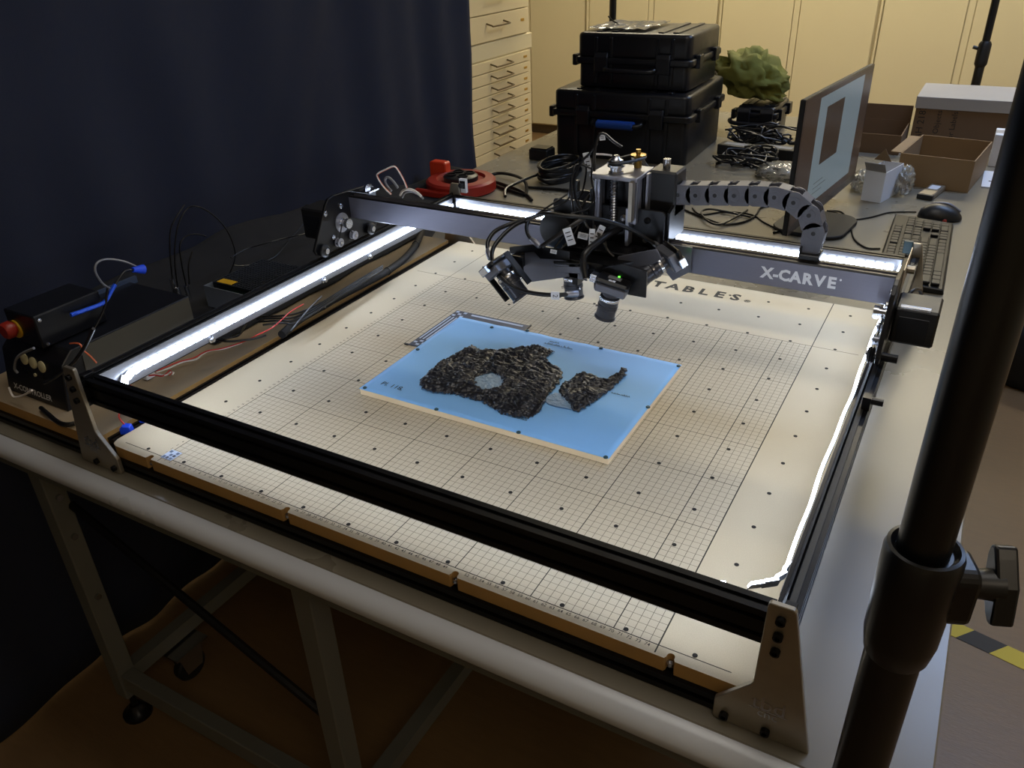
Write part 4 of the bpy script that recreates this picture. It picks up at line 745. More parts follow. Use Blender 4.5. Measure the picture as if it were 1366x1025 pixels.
# ------------------------------------------------------------------ blue board with papyrus
bl = thing('mounting_board', 'blue covered wooden board lying on the grid', 'board', (0.362, 0.416, 0))
build(MB().box(0.1455, 0.578, 0.268, 0.565, 0.0006, 0.0105), 'wood_panel', 'pine_edge', bl, bevel=0.0006)
sh = MB(); NX = 44; NYY = 30
for j in range(NYY + 1):
    for i in range(NX + 1):
        u, v = i / NX, j / NYY; x = 0.1450 + 0.4335 * u; y = 0.2675 + 0.298 * v
        e = 0.0016 * noise.noise(Vector((u * 9, v * 7, 1)))
        if v == 1: y += 0.0025 * noise.noise(Vector((u * 14, 0, 2))) + 0.001
        sh.v.append(Vector((x, y, 0.0121 + 0.0004 * noise.noise(Vector((u * 5, v * 5, 0))) + (0.0008 * max(0, noise.noise(Vector((u * 12, 3, 0)))) if v > 0.94 else 0))))
sh.f = [(j * (NX + 1) + i, j * (NX + 1) + i + 1, (j + 1) * (NX + 1) + i + 1, (j + 1) * (NX + 1) + i) for j in range(NYY) for i in range(NX)]
so_ = build(sh, 'blue_sheet', 'blue_film', bl, smooth=80); sm = so_.modifiers.new('s', 'SOLIDIFY'); sm.thickness = 0.001; sm.offset = -1
for p in D['pinsb'] + D['pins'][:1] + D['pins'][2:5]:
    build(MB().lathe([(0.0034, 0), (0.0034, 0.0012), (0.0022, 0.0022)], (p[0], p[1], 0.0124), (0, 0, 1), 12), 'pin', 'teal', bl, smooth=40)
wr = merge([text_mb('Pl. 118.', 0.015, Matrix.Translation((0.190, 0.296, 0.0130)) @ Matrix.Rotation(R(-2), 4, 'Z') @ Matrix.Shear('XY', 4, (0.25, 0)), 0.0)])
build(wr, 'handwriting', 'ink', bl)
def scribble(p0, w, h, seed, name='handwriting'):
    rnd = random.Random(seed); q = MB(); x = 0
    while x < w:
        s = rnd.uniform(0.4, 1.0) * h; q.tube([(p0[0] + x, p0[1], 0.0131), (p0[0] + x + 0.0008, p0[1] + s, 0.0131), (p0[0] + x + 0.002, p0[1] + s * 0.7, 0.0131), (p0[0] + x + 0.0018, p0[1] + 0.0005, 0.0131), (p0[0] + x + 0.0032, p0[1] + s * 0.3, 0.0131)], 0.00028, 4, 3); x += rnd.uniform(0.003, 0.005)
    build(q, name, 'ink', bl)
scribble((0.340, 0.536), 0.052, 0.007, 1); scribble((0.345, 0.546), 0.018, 0.004, 4); scribble((0.402, 0.300), 0.032, 0.004, 2); scribble((0.512, 0.430), 0.030, 0.004, 3)
def inside(p, poly):
    r = False; n = len(poly)
    for i in range(n):
        a, b = poly[i], poly[i - 1]
        if (a[1] > p[1]) != (b[1] > p[1]) and p[0] < (b[0] - a[0]) * (p[1] - a[1]) / (b[1] - a[1]) + a[0]: r = not r
    return r
def edist(p, poly):
    best = 9; n = len(poly); px, py = p
    for i in range(n):
        a, b = poly[i], poly[i - 1]; dx, dy = b[0] - a[0], b[1] - a[1]
        t = max(0, min(1, ((px - a[0]) * dx + (py - a[1]) * dy) / (dx * dx + dy * dy + 1e-12)))
        best = min(best, math.hypot(px - a[0] - dx * t, py - a[1] - dy * t))
    return best
def papyrus(poly, hole, cols, step=0.0011, hmax=0.0085):
    P = [(p[0], p[1]) for p in poly]; H = [(p[0], p[1]) for p in hole] if hole else None
    xs = [p[0] for p in P]; ys = [p[1] for p in P]; nx = int((max(xs) - min(xs)) / step) + 3; ny = int((max(ys) - min(ys)) / step) + 3
    idx = {}; mb = MB()
    for j in range(ny):
        for i in range(nx):
            x = min(xs) - step + i * step; y = min(ys) - step + j * step
            wx = x + 0.0035 * noise.noise(Vector((x * 120, y * 120, 0))) + 0.0022 * noise.noise(Vector((x * 420, y * 420, 4))); wy = y + 0.0035 * noise.noise(Vector((x * 120, y * 120, 9))) + 0.0022 * noise.noise(Vector((x * 420, y * 420, 7)))
            if not inside((wx, wy), P): continue
            if H and inside((wx, wy), H): continue
            e = edist((wx, wy), P)
            if H: e = min(e, edist((wx, wy), H))
            edge = min(1, e / 0.005) ** 0.6
            # columns of pleats running up the sheet, wrinkles across them
            col = 1.0
            for (cx, sl, dep, wd) in cols:
                dx = abs(wx - (cx + sl * (wy - 0.42))); col *= 1 - dep * math.exp(-(dx / wd) ** 2)
            cid = sum(1 for c_ in cols if wx > c_[0] + c_[1] * (wy - 0.42)) * 5.7; tl = 0.25 * math.sin(cid)
            v1 = Vector((wx * 20 + 1.2 * noise.noise(Vector((wx * 40, wy * 40, 4))), (wy + tl * wx) * 115 + 1.5 * noise.noise(Vector((wx * 45, wy * 30, 3))), 1 + cid))
            ridge = (1 - min(1, abs(noise.noise(v1)) * 2.4)) ** 1.4
            ridge2 = (1 - min(1, abs(noise.noise(Vector((wx * 40 + wy * 40, (wy + tl * wx) * 190, 6 + cid)))) * 2.2)) ** 1.5
            ridge3 = 1 - min(1, abs(noise.noise(Vector((wx * 340, wy * 420, 2)))) * 2)
            big = 0.6 + 0.7 * noise.noise(Vector((wx * 26, wy * 22, 8)))
            z = 0.0133 + hmax * edge * col * max(0.12, 0.26 + 0.50 * ridge * (0.5 + big * 0.6) + 0.16 * ridge2 + 0.03 * ridge3 + 0.30 * (big - 0.6))
            idx[(i, j)] = len(mb.v); mb.v.append(Vector((x, y, z)))
    for (i, j) in list(idx):
        q = [(i, j), (i + 1, j), (i + 1, j + 1), (i, j + 1)]
        if all(k in idx for k in q): mb.f.append(tuple(idx[k] for k in q))
    return mb
p1 = build(papyrus(D['pap1'], D['hole'], [(0.287, -0.12, 0.75, 0.0035), (0.299, 0.10, 0.5, 0.0022), (0.330, -0.1, 0.35, 0.003), (0.354, -0.08, 0.45, 0.003), (0.366, -0.08, 0.35, 0.003), (0.418, -0.12, 0.7, 0.004), (0.252, 0.05, 0.3, 0.004), (0.395, -0.1, 0.25, 0.003)]), 'papyrus_fragment', 'papyrus', smooth=75)
tag(p1, 'large crumpled charred papyrus sheet on the blue board', 'papyrus'); m_ = p1.modifiers.new('s', 'SOLIDIFY'); m_.thickness = 0.0006; m_.offset = -1
p2 = build(papyrus(D['pap2'], None, [(0.455, 0.1, 0.4, 0.003), (0.470, -0.1, 0.4, 0.004), (0.440, -0.2, 0.4, 0.003)]), 'papyrus_fragment', 'papyrus', smooth=75)
tag(p2, 'smaller charred papyrus piece with a stalk, right of the large sheet', 'papyrus'); m_ = p2.modifiers.new('s', 'SOLIDIFY'); m_.thickness = 0.0006; m_.offset = -1
def film(poly, name, label, seed):
    P = [(p[0], p[1]) for p in poly]; cx = sum(p[0] for p in P) / len(P); cy_ = sum(p[1] for p in P) / len(P); mb = MB(); mb.v.append(Vector((cx, cy_, 0.0145))); rings = 5
    S = [(q.x, q.y) for q in spline([(p[0], p[1], 0) for p in P], 6, True)]; n = len(S)
    for r in range(1, rings + 1):
        for k, (x, y) in enumerate(S):
            t = r / rings; jit = 1 + (0.10 * noise.noise(Vector((k * 1.7, seed, 0))) if r == rings else 0)
            px, py = cx + (x - cx) * t * jit, cy_ + (y - cy_) * t * jit
            mb.v.append(Vector((px, py, 0.0135 + 0.0014 * noise.noise(Vector((px * 220, py * 220, seed))) + 0.0006)))
    mb.f += [(0, 1 + k, 1 + (k + 1) % n) for k in range(n)]
    for r in range(rings - 1): mb.f += [(1 + r * n + k, 1 + (r + 1) * n + k, 1 + (r + 1) * n + (k + 1) % n, 1 + r * n + (k + 1) % n) for k in range(n)]
    o = build(mb, name, 'skin_film', smooth=30); return tag(o, label, 'film')
film(D['skin'], 'repair_film', 'crinkled pale film patch between the two papyrus pieces', 3)
film(D['hole'], 'repair_film', 'crinkled pale film showing in the hole of the large papyrus', 6)
# L-shaped scale bar under the board
sb = thing('scale_bar', 'dark L shaped printed scale bar under the blue board corner', 'scale bar', (0.16, 0.55, 0))
build(MB().prism([(0.112, 0.447), (0.112, 0.608), (0.272, 0.608), (0.272, 0.585), (0.146, 0.5665), (0.144, 0.447)], 'z', 0.0004, 0.0022), 'bar', 'scale_dark', sb)
for k in range(4): build(MB().box(0.1150 + 0.0072 * k, 0.1178 + 0.0072 * k, 0.475, 0.578, 0.0022, 0.0025), 'printed_line', 'scale_light', sb)
for i in range(3):
    for j in range(3):
        if (i + j) % 2 == 0: build(MB().box(0.1145 + i * 0.0085, 0.121 + i * 0.0085, 0.583 + j * 0.0080, 0.589 + j * 0.0080, 0.0022, 0.0026), 'target_block', 'scale_light', sb)
        if (i + j) % 2 == 1: build(MB().box(0.1145 + i * 0.0085, 0.121 + i * 0.0085, 0.451 + j * 0.0070, 0.456 + j * 0.0070, 0.0022, 0.0026), 'target_block', 'scale_light', sb)
build(MB().box(0.150, 0.262, 0.597, 0.6025, 0.0022, 0.0025), 'printed_line', 'scale_light', sb)
build(MB().box(0.104, 0.112, 0.4445, 0.4475, 0.0004, 0.003), 'end_stop', 'black_plate', sb); build(MB().box(0.2715, 0.2745, 0.583, 0.611, 0.0004, 0.003), 'end_stop', 'black_plate', sb)
# ------------------------------------------------------------------ wiring beside the left rail
sv = thing('cable_sleeve', 'fat black braided cable sleeve beside the left rail', 'cable sleeve', D['sleeve'][0])
pts = [(p[0] - 0.012, p[1], 0.013) for p in D['sleeve']]
cable('braid', pts, 0.0078, 'bag_black', sv, n=10, sub=6)
for i in (2, 5, 7):
    a = Vector(pts[i]); d = (Vector(pts[min(i + 1, len(pts) - 1)]) - Vector(pts[i - 1])).normalized()
    build(MB().cyl(a - d * 0.0015, a + d * 0.0015, 0.0088, n=14), 'cable_tie', 'steel' if i == 2 else 'rubber', sv)
wl = thing('wire_loom', 'red, white and black wires lying loose below the left rail', 'wires', (-0.17, 0.25, 0))
for k, m_ in (('red_a', 'red_wire'), ('wht_a', 'white_wire'), ('red_b', 'red_wire'), ('wht_b', 'white_wire'), ('red_c', 'red_wire')): cable('wire', [(p[0], p[1], max(0.003, p[2])) for p in D[k]], 0.0011, m_, wl)
for k in ('blk_a', 'blk_b', 'bund_0', 'bund_1', 'bund_2', 'bund_3', 'bund_x'): cable('wire', D[k], 0.0020, 'cable', wl)
build(MB().cbox((-0.215, 0.150, 0.006), (0.012, 0.018, 0.008), Matrix.Identity(4)), 'wire_plug', 'white_wire', wl, bevel=0.001)
pg = thing('wire_tail', 'coloured wire tail hanging from the left led strip end', 'wires', D['rgbw'][0])
for i, m_ in enumerate(('red_wire', 'yellow_wire', 'green_wire', 'white_wire')):
    cable('wire', [(p[0] + 0.0025 * i, p[1] - 0.002 * i, p[2] - 0.0006 * i) for p in D['rgbw']], 0.0011, m_, pg)
def tape_flag(loc, rz, label):
    t = thing('tape_flag', label, 'tape', loc, (0, 0, R(rz)))
    build(MB().prism([(-0.009, 0.0), (0.009, 0.0), (0.007, 0.013), (-0.004, 0.015), (-0.009, 0.010)], 'y', -0.006, 0.006), 'tape_fold', 'blue_tape', t, bevel=0.001, local=True)
    build(MB().tube([(0, 0, 0.012), (-0.012, 0.01, 0.022), (-0.018, 0.03, 0.02), (-0.02, 0.05, 0.012)], 0.0012, 6, 4), 'wire', 'red_wire', t, local=True)
tape_flag((-0.114, 0.026, -0.0072), 30, 'blue tape tab with a red wire in the gap by the left end plate')
tape_flag((-0.116, 0.062, -0.0072), 30, 'second blue tape tab, behind the front beam')
# ------------------------------------------------------------------ hard cases
def hard_case(x0, x1, y0, y1, z0, z1, split, label, blue=False, rz=0):
    t = thing('hard_case', label, 'case', ((x0 + x1) / 2, (y0 + y1) / 2, z0), (0, 0, R(rz)), group='stacked black hard cases')
    w, d, h = (x1 - x0) / 2, (y1 - y0) / 2, z1 - z0; s = split - z0
    build(MB().prism(rrect(-w + 0.012, w - 0.012, -d + 0.012, d - 0.012, 0.02), 'z', 0, s - 0.004), 'base_shell', 'case', t, bevel=0.004, seg=2, smooth=50, local=True)
    build(MB().prism(rrect(-w + 0.008, w - 0.008, -d + 0.008, d - 0.008, 0.024), 'z', s + 0.006, h - 0.004), 'lid', 'case', t, bevel=0.012, seg=3, smooth=50, local=True)
    build(MB().prism(rrect(-w, w, -d, d, 0.02), 'z', s - 0.010, s + 0.010), 'rim', 'case', t, bevel=0.004, seg=2, smooth=50, local=True)
    for sx in (-0.62, -0.36, 0.42, 0.66):
        build(MB().box(sx * w - 0.006, sx * w + 0.006, -d + 0.003, -d + 0.013, 0.012, s - 0.010), 'rib', 'case', t, bevel=0.002, local=True)
        build(MB().box(sx * w - 0.006, sx * w + 0.006, -d + 0.004, -d + 0.012, s + 0.010, h - 0.016), 'lid_rib', 'case', t, bevel=0.002, local=True)
        build(MB().box(sx * w - 0.009, sx * w + 0.009, -d + 0.03, d - 0.03, h - 0.0045, h), 'top_rib', 'case', t, bevel=0.0015, local=True)
    for sx in (-0.50, 0.54):
        l = build(MB().prism([(-d - 0.012, s - 0.032), (-d - 0.014, s + 0.012), (-d - 0.006, s + 0.026), (-d + 0.006, s + 0.026), (-d + 0.002, s - 0.034)], 'x', sx * w - 0.022, sx * w + 0.022), 'latch', 'case', t, bevel=0.002, local=True)
        build(MB().cyl((sx * w - 0.024, -d - 0.006, s + 0.014), (sx * w + 0.024, -d - 0.006, s + 0.014), 0.0022, n=8), 'latch_pin', 'steel', l, local=True)
    hz_ = s - 0.03; hd = build(MB().tube([(-0.085, -d - 0.002, hz_ + 0.012), (-0.082, -d - 0.016, hz_ + 0.010), (-0.06, -d - 0.026, hz_ + 0.006), (0.06, -d - 0.026, hz_ + 0.006), (0.082, -d - 0.016, hz_ + 0.010), (0.085, -d - 0.002, hz_ + 0.012)], 0.0075, 8, 3), 'handle', 'case', t, smooth=60, local=True)
    if blue:
        build(MB().tube([(-0.058, -d - 0.026, hz_ + 0.008), (-0.05, -d - 0.027, hz_ + 0.008), (0.05, -d - 0.027, hz_ + 0.008), (0.058, -d - 0.026, hz_ + 0.008)], 0.0135, 10, 3), 'grip', 'blue_grip', hd, smooth=60, local=True, label='blue handle grip')
    for (y, sy) in ((-d * 0.55, 1), (d * 0.5, 1)):
        build(MB().box(w - 0.008, w + 0.008, y - 0.02, y + 0.02, s - 0.02, s + 0.02), 'side_latch', 'case', t, bevel=0.002, local=True)
    build(MB().box(-w - 0.010, -w + 0.006, -d + 0.01, -d + 0.05, s - 0.018, s + 0.016), 'corner_lug', 'case', t, bevel=0.003, local=True)
    return t
hard_case(-0.350, 0.128, 1.908, 2.335, TABLE_Z + 0.0005, 0.180, 0.105, 'large black hard case with a blue handle grip, bottom of the stack', True, rz=2)
hard_case(-0.285, 0.110, 1.955, 2.290, 0.1805, 0.348, 0.262, 'smaller black hard case lying on top of the large one', False, rz=1)
pb = thing('plastic_sleeve', 'crumpled clear plastic sleeve lying on the top case', 'plastic', (-0.18, 2.12, 0.348))
ps = MB(); n_ = 16
for j in range(n_ + 1):
    for i in range(n_ + 1): ps.v.append(Vector((-0.26 + 0.20 * i / n_, 2.0 + 0.24 * j / n_, 0.3535 + 0.005 * noise.noise(Vector((i * 0.6, j * 0.6, 2))))))
ps.f = [(j * (n_ + 1) + i, j * (n_ + 1) + i + 1, (j + 1) * (n_ + 1) + i + 1, (j + 1) * (n_ + 1) + i) for j in range(n_) for i in range(n_)]
build(ps, 'sheet', 'clear_plastic', pb); build(MB().tube([(-0.20, 2.12, 0.354), (-0.225, 2.13, 0.362), (-0.245, 2.14, 0.374)], 0.0025, 6, 3), 'twist_tie', 'black_plastic', pb)
hard_case(0.135, 0.290, 2.400, 2.640, TABLE_Z + 0.0005, 0.068, 0.035, 'small black hard case under the green cloth', False)
# green cloth crumpled over the small case, with a clear bag below it
def cloth_blob(name, m, label, cat, c, r, seed, fold=0.35, sub=4, flat=0.0):
    bm = bmesh.new(); bmesh.ops.create_icosphere(bm, subdivisions=sub, radius=1)
    for v in bm.verts:
        p = v.co.copy(); q = Vector((p.x * 1.6 + seed, p.y * 1.6, p.z * 2.2))
        k = 1 + fold * (1 - abs(noise.noise(q * 1.3)) * 2.2) + 0.12 * noise.noise(q * 4)
        v.co = Vector((p.x * r[0] * k, p.y * r[1] * k, max(-r[2] * 0.8, p.z * r[2] * k) - flat * p.x * abs(p.x) * r[2]))
    for f in bm.faces: f.smooth = True
    me = bpy.data.meshes.new(name); bm.to_mesh(me); bm.free(); me.materials.append(M[m])
    o = bpy.data.objects.new(name, me); COL.objects.link(o); o.location = c; return tag(o, label, cat)
cloth_blob('cloth', 'green_cloth', 'crumpled olive green cloth heaped on the small case', 'cloth', (0.162, 2.50, 0.145), (0.095, 0.075, 0.072), 3.1, fold=0.5, flat=0.45)
cloth_blob('plastic_bag', 'clear_plastic', 'clear plastic bag between the cases and the green cloth', 'plastic bag', (0.015, 2.51, 0.08), (0.030, 0.055, 0.095), 8.4, 0.25)
# ------------------------------------------------------------------ cable heaps and adapters
def tangle(label, c, rx, ry, h, n, seed, r=0.0035, m='cable'):
    rnd = random.Random(seed); mb = MB()
    for k in range(n):
        cx, cy_ = c[0] + rnd.uniform(-rx, rx) * 0.5, c[1] + rnd.uniform(-ry, ry) * 0.5; a0 = rnd.uniform(0, 6.28); ra, rb = rnd.uniform(0.35, 0.75) * rx, rnd.uniform(0.35, 0.75) * ry
        P = []; z0 = c[2] + r + h * rnd.random()
        for q in range(9):
            a = a0 + 6.28 * q / 8 * rnd.choice((1, 1.2)); P.append((cx + ra * math.cos(a) + rnd.uniform(-1, 1) * rx * 0.12, cy_ + rb * math.sin(a) + rnd.uniform(-1, 1) * ry * 0.12, max(c[2] + r, z0 + rnd.uniform(-0.5, 0.5) * h)))
        mb.tube(P, r, 6, 4)
    o = build(mb, 'cable_heap', m, smooth=60); return tag(o, label, 'cables', kind='stuff')
tangle('heap of black cables in front of the power adapters', (0.285, 2.035, TABLE_Z), 0.11, 0.075, 0.035, 12, 4)
tangle('heap of black cables behind the power adapters near the cupboards', (0.290, 2.295, TABLE_Z), 0.12, 0.070, 0.05, 12, 9)
def adapter(c, d, rz, label):
    t = thing('power_adapter', label, 'power adapter', c, (0, 0, R(rz)), group='power adapters')
    b = build(MB().box(-d[0] / 2, d[0] / 2, -d[1] / 2, d[1] / 2, 0.0, d[2]), 'brick', 'black_plastic', t, bevel=0.004, seg=2, local=True)
    build(MB().box(-d[0] * 0.34, d[0] * 0.34, -d[1] * 0.3, d[1] * 0.3, d[2], d[2] + 0.0006), 'rating_label', 'grey_wire', b, local=True)
    build(MB().tube([(d[0] / 2, 0, d[2] / 2), (d[0] / 2 + 0.03, 0.01, d[2] / 2), (d[0] / 2 + 0.06, 0.04, 0.006), (d[0] / 2 + 0.09, 0.04, 0.004)], 0.003, 6, 4), 'lead', 'cable', t, local=True, smooth=60)
adapter((0.225, 2.140, TABLE_Z + 0.0005), (0.11, 0.055, 0.034), -8, 'black power adapter nearest the large case')
adapter((0.365, 2.150, TABLE_Z + 0.0005), (0.12, 0.055, 0.034), -6, 'black power adapter nearest the monitor')
cloth_blob('plastic_bag', 'clear_plastic', 'crinkled clear plastic bag behind the cable chain', 'plastic bag', (0.43, 1.93, TABLE_Z + 0.015), (0.06, 0.05, 0.02), 2.2, 0.5)
cloth_blob('plastic_bag', 'clear_plastic', 'crinkled clear plastic bag between the monitor and the white box', 'plastic bag', (0.655, 1.90, TABLE_Z + 0.018), (0.018, 0.040, 0.026), 5.2, 0.5)
cloth_blob('plastic_bag', 'clear_plastic', 'crinkled clear plastic bag between the white box and the open carton', 'plastic bag', (0.762, 1.90, TABLE_Z + 0.03), (0.022, 0.04, 0.034), 6.7, 0.5)
for k, lb in (('tab_a', 'black cable looping from the red reel towards the gantry'), ('tab_b', 'black cable running from the red reel under the loops'), ('tab_c', 'lowest black cable leaving the red reel'), ('tab_d', 'black cable slanting from the coil across the table'), ('tab_e', 'black cable running behind the gantry to the carriage'), ('mid_a', 'wavy black cable on the table below the chain'), ('mid_b', 'thin black cable running to the monitor foot'), ('mid_c', 'looped black cable on the table below the chain'), ('mid_d', 'black plug lead at the monitor foot'), ('mouse_c', 'thin black mouse cable'), ('key_c', 'thin black keyboard cable curving over the table')):
    rr_ = 0.0022 if k in ('mouse_c', 'key_c', 'mid_b') else (0.0048 if k.startswith('tab') else 0.003); up_ = {'tab_a': 0.010, 'tab_d': 0.012, 'mid_c': 0.006}.get(k, 0.0)
    D[k] = [(p[0], p[1], TABLE_Z + rr_ + 0.0003 + up_ * math.sin(math.pi * i_ / (len(D[k]) - 1))) for i_, p in enumerate(D[k])]
    o = cable('cable', D[k], 0.0022 if k in ('mouse_c', 'key_c', 'mid_b') else (0.0048 if k.startswith('tab') else 0.003), 'cable'); tag(o, lb, 'cable')
co = MB()
for i in range(9): co.tube([(-0.19 + (0.048 + 0.004 * (i % 4)) * math.cos(a), 1.665 + (0.085 + 0.006 * (i % 3)) * math.sin(a), TABLE_Z + 0.005 + 0.0055 * i + 0.003 * math.sin(2 * a + i)) for a in [6.283 * q / 12 for q in range(12)]], 0.0042, 6, 3, True)
tag(build(co, 'cable_coil', 'cable', smooth=60), 'coil of thick black cable in front of the large case', 'cable coil')
sbx = thing('sensor_box', 'small black box on the table in front of the large case', 'box', (-0.345, 1.85, TABLE_Z))
build(MB().box(-0.385, -0.315, 1.82, 1.88, TABLE_Z + 0.0005, TABLE_Z + 0.036), 'shell', 'black_plastic', sbx, bevel=0.003); build(MB().box(-0.38, -0.32, 1.825, 1.875, TABLE_Z + 0.036, TABLE_Z + 0.040), 'lid', 'black_plate', sbx, bevel=0.001)
# red extension reel
re = thing('extension_reel', 'red plastic extension cable reel lying on the table', 'cable reel', (-0.445, 1.42, TABLE_Z))
cx, cy_ = -0.405, 1.430
build(MB().lathe([(0.098, 0.0), (0.105, 0.004), (0.105, 0.030), (0.098, 0.036), (0.074, 0.038), (0.070, 0.030), (0.0, 0.030)], (cx, cy_, TABLE_Z + 0.0005), (0, 0, 1), 40), 'drum', 'red_plastic', re, smooth=35)
build(MB().lathe([(0.052, 0), (0.052, 0.012), (0.046, 0.016), (0.0, 0.016)], (cx, cy_, TABLE_Z + 0.031), (0, 0, 1), 30), 'socket_plate', 'black_plastic', re, smooth=35)
for a in (45, 135, 225, 315): build(MB().lathe([(0.016, 0), (0.016, 0.004), (0.012, 0.004), (0.012, 0.001)], (cx + 0.028 * math.cos(R(a)), cy_ + 0.028 * math.sin(R(a)), TABLE_Z + 0.047), (0, 0, 1), 16), 'socket', 'bolt', re)
build(MB().prism(rrect(-0.535, -0.475, TABLE_Z + 0.0, 0.028, 0.008), 'y', 1.455, 1.485), 'carry_handle', 'orange_red', re, bevel=0.003)
build(MB().box(-0.500, -0.340, 1.318, 1.335, TABLE_Z + 0.001, TABLE_Z + 0.022), 'foot_bar', 'red_plastic', re, bevel=0.004)
sl = thing('sensor_tag', 'small black sensor with a white tag on the rear left corner', 'sensor', (-0.103, 0.985, 0.1))
build(MB().box(-0.112, -0.094, 0.980, 0.988, 0.108, 0.140), 'tag_plate', 'label', sl); build(MB().cyl((-0.103, 0.980, 0.127), (-0.103, 0.970, 0.127), 0.006, n=14), 'sensor_head', 'black_plastic', sl, smooth=40); build(MB().box(-0.110, -0.096, 0.979, 0.9815, 0.118, 0.136), 'sensor_face', 'black_plastic', sl)
ow = thing('wire_loop', 'orange and white wire loop standing above the left gantry end', 'wires', (-0.05, 0.66, 0.2))
cable('wire', D['orange'], 0.0017, 'orange_wire', ow); cable('wire', [(p[0] + 0.001, p[1] - 0.003, p[2] + 0.0012) for p in D['orange']], 0.0013, 'white_wire', ow)
cable('wire', D['coil_g'], 0.0024, 'grey_wire', ow); cable('wire', D['coil_h'], 0.0024, 'white_wire', ow); cable('wire', [(p[0], p[1] + 0.006, p[2] - 0.006) for p in D['coil_h']], 0.002, 'grey_wire', ow)
# ------------------------------------------------------------------ monitor, keyboard, mouse
mo = thing('monitor', 'thin flat computer monitor standing side on, its screen showing a page', 'monitor', (0.620, 1.512, TABLE_Z), (0, 0, R(83.7)))
zb, zt, hw = 0.055, 0.352, 0.266
build(MB().box(-hw, hw, 0.0, 0.012, zb, zt), 'panel', 'monitor', mo, bevel=0.002, local=True)
build(MB().prism([(-0.2, 0.08), (0.2, 0.08), (0.2, 0.26), (-0.2, 0.26)], 'y', 0.012, 0.032), 'rear_shell', 'monitor', mo, bevel=0.006, local=True)
def scr(name, u0, u1, v0, v1, m, d): return build(MB().box(-hw + 2 * hw * u0, -hw + 2 * hw * u1, -d, 0.0, zb + (zt - zb) * v0, zb + (zt - zb) * v1), name, m, mo, local=True)
scr('bezel', 0.0, 1.0, 0.0, 1.0, 'screen_bezel', 0.0006)
scr('screen_desktop', 0.015, 0.985, 0.07, 0.985, 'screen_desk', 0.0009); scr('screen_page', 0.20, 0.85, 0.13, 0.955, 'screen_page', 0.0012); scr('screen_picture', 0.31, 0.56, 0.42, 0.86, 'screen_pic', 0.0015)
for k in range(3): scr('screen_text', 0.27, 0.40 + 0.05 * (k % 2), 0.20 + 0.04 * k, 0.203 + 0.04 * k, 'screen_bezel', 0.0014)
build(MB().box(-0.03, 0.03, 0.032, 0.05, 0.01, 0.20), 'neck', 'monitor', mo, bevel=0.004, local=True)
build(MB().prism(rrect(-0.10, 0.10, -0.075, 0.10, 0.05, 6), 'z', 0.0005, 0.010), 'foot', 'monitor', mo, bevel=0.002, local=True)
kb = thing('keyboard', 'black computer keyboard lying lengthways near the right table edge', 'keyboard', (0.853, 1.402, TABLE_Z), (0, 0, R(91.8)))
build(MB().prism([(-0.070, 0.0005), (0.070, 0.0005), (0.066, 0.020), (-0.066, 0.012)], 'x', -0.228, 0.228), 'key_deck', 'keyboard', kb, bevel=0.002, local=True)
def keyrow(y, ws, x0=-0.2185):
    x = x0
    for w in ws:
        if w > 0:
            z = 0.0135 + (y + 0.066) * 0.06
            k = build(MB().prism([(x + 0.001, y - 0.0082), (x + w * 0.019 - 0.001, y - 0.0082), (x + w * 0.019 - 0.001, y + 0.0082), (x + 0.001, y + 0.0082)], 'z', z, z + 0.006), 'key', 'key', kb, bevel=0.0012, local=True)
        x += abs(w) * 0.019
keyrow(0.050, [1, -1, 1, 1, 1, 1, -0.5, 1, 1, 1, 1, -0.5, 1, 1, 1, 1, -0.25, 1, 1, 1])
keyrow(0.026, [1] * 13 + [2, -0.25, 1, 1, 1, -0.25, 1, 1, 1, 1]); keyrow(0.007, [1.5] + [1] * 12 + [1.5, -0.25, 1, 1, 1, -0.25, 1, 1, 1]); keyrow(-0.012, [1.75] + [1] * 11 + [2.25, -3.5, 1, 1, 1])
keyrow(-0.031, [2.25] + [1] * 10 + [2.75, -1.25, 1, -1.25, 1, 1, 1]); keyrow(-0.050, [1.25, 1.25, 1.25, 6.25, 1.25, 1.25, 1.25, 1.25, -0.25, 1, 1, 1, -0.25, 2, 1])
ms = thing('mouse', 'black computer mouse with a silver top beside the keyboard', 'mouse', (0.878, 1.690, TABLE_Z), (0, 0, R(8)))
bm = bmesh.new(); bmesh.ops.create_uvsphere(bm, u_segments=24, v_segments=16, radius=1)
for v in bm.verts:
    v.co = Vector((v.co.x * 0.052, v.co.y * 0.031 * (1 - 0.12 * v.co.x), max(0, v.co.z) * (0.036 - 0.006 * v.co.x) if v.co.z > 0 else v.co.z * 0.003))
for f in bm.faces: f.smooth = True
me = bpy.data.meshes.new('shell'); bm.to_mesh(me); bm.free(); me.materials.append(M['black_plastic']); o = bpy.data.objects.new('shell', me); COL.objects.link(o); o.parent = ms; o.location = (0, 0, 0.0035)
build(MB().tube([(-0.045, 0.006, 0.020), (-0.02, 0.010, 0.036), (0.015, 0.010, 0.0375), (0.045, 0.006, 0.021)], 0.0035, 8, 4), 'top_strip', 'cam_body', ms, smooth=60, local=True)
build(MB().lathe([(0.005, 0), (0.005, 0.002), (0.003, 0.003)], (0.01, -0.0335, 0.006), (0, -1, 0.3), 12), 'red_lamp', 'red_plastic', ms, local=True)
dv = thing('small_device', 'small pale plastic device with a dark end beside the mouse', 'device', (0.84, 1.905, TABLE_Z), (0, 0, R(-12)))
build(MB().box(-0.02, 0.02, -0.058, 0.058, 0.0005, 0.016), 'shell', 'end_alu', dv, bevel=0.003, local=True); build(MB().box(-0.0205, 0.0205, -0.0600, -0.046, 0.002, 0.014), 'dark_end', 'black_plastic', dv, bevel=0.001, local=True); build(MB().box(-0.012, 0.012, 0.0, 0.04, 0.016, 0.0168), 'slider', 'label', dv, local=True)
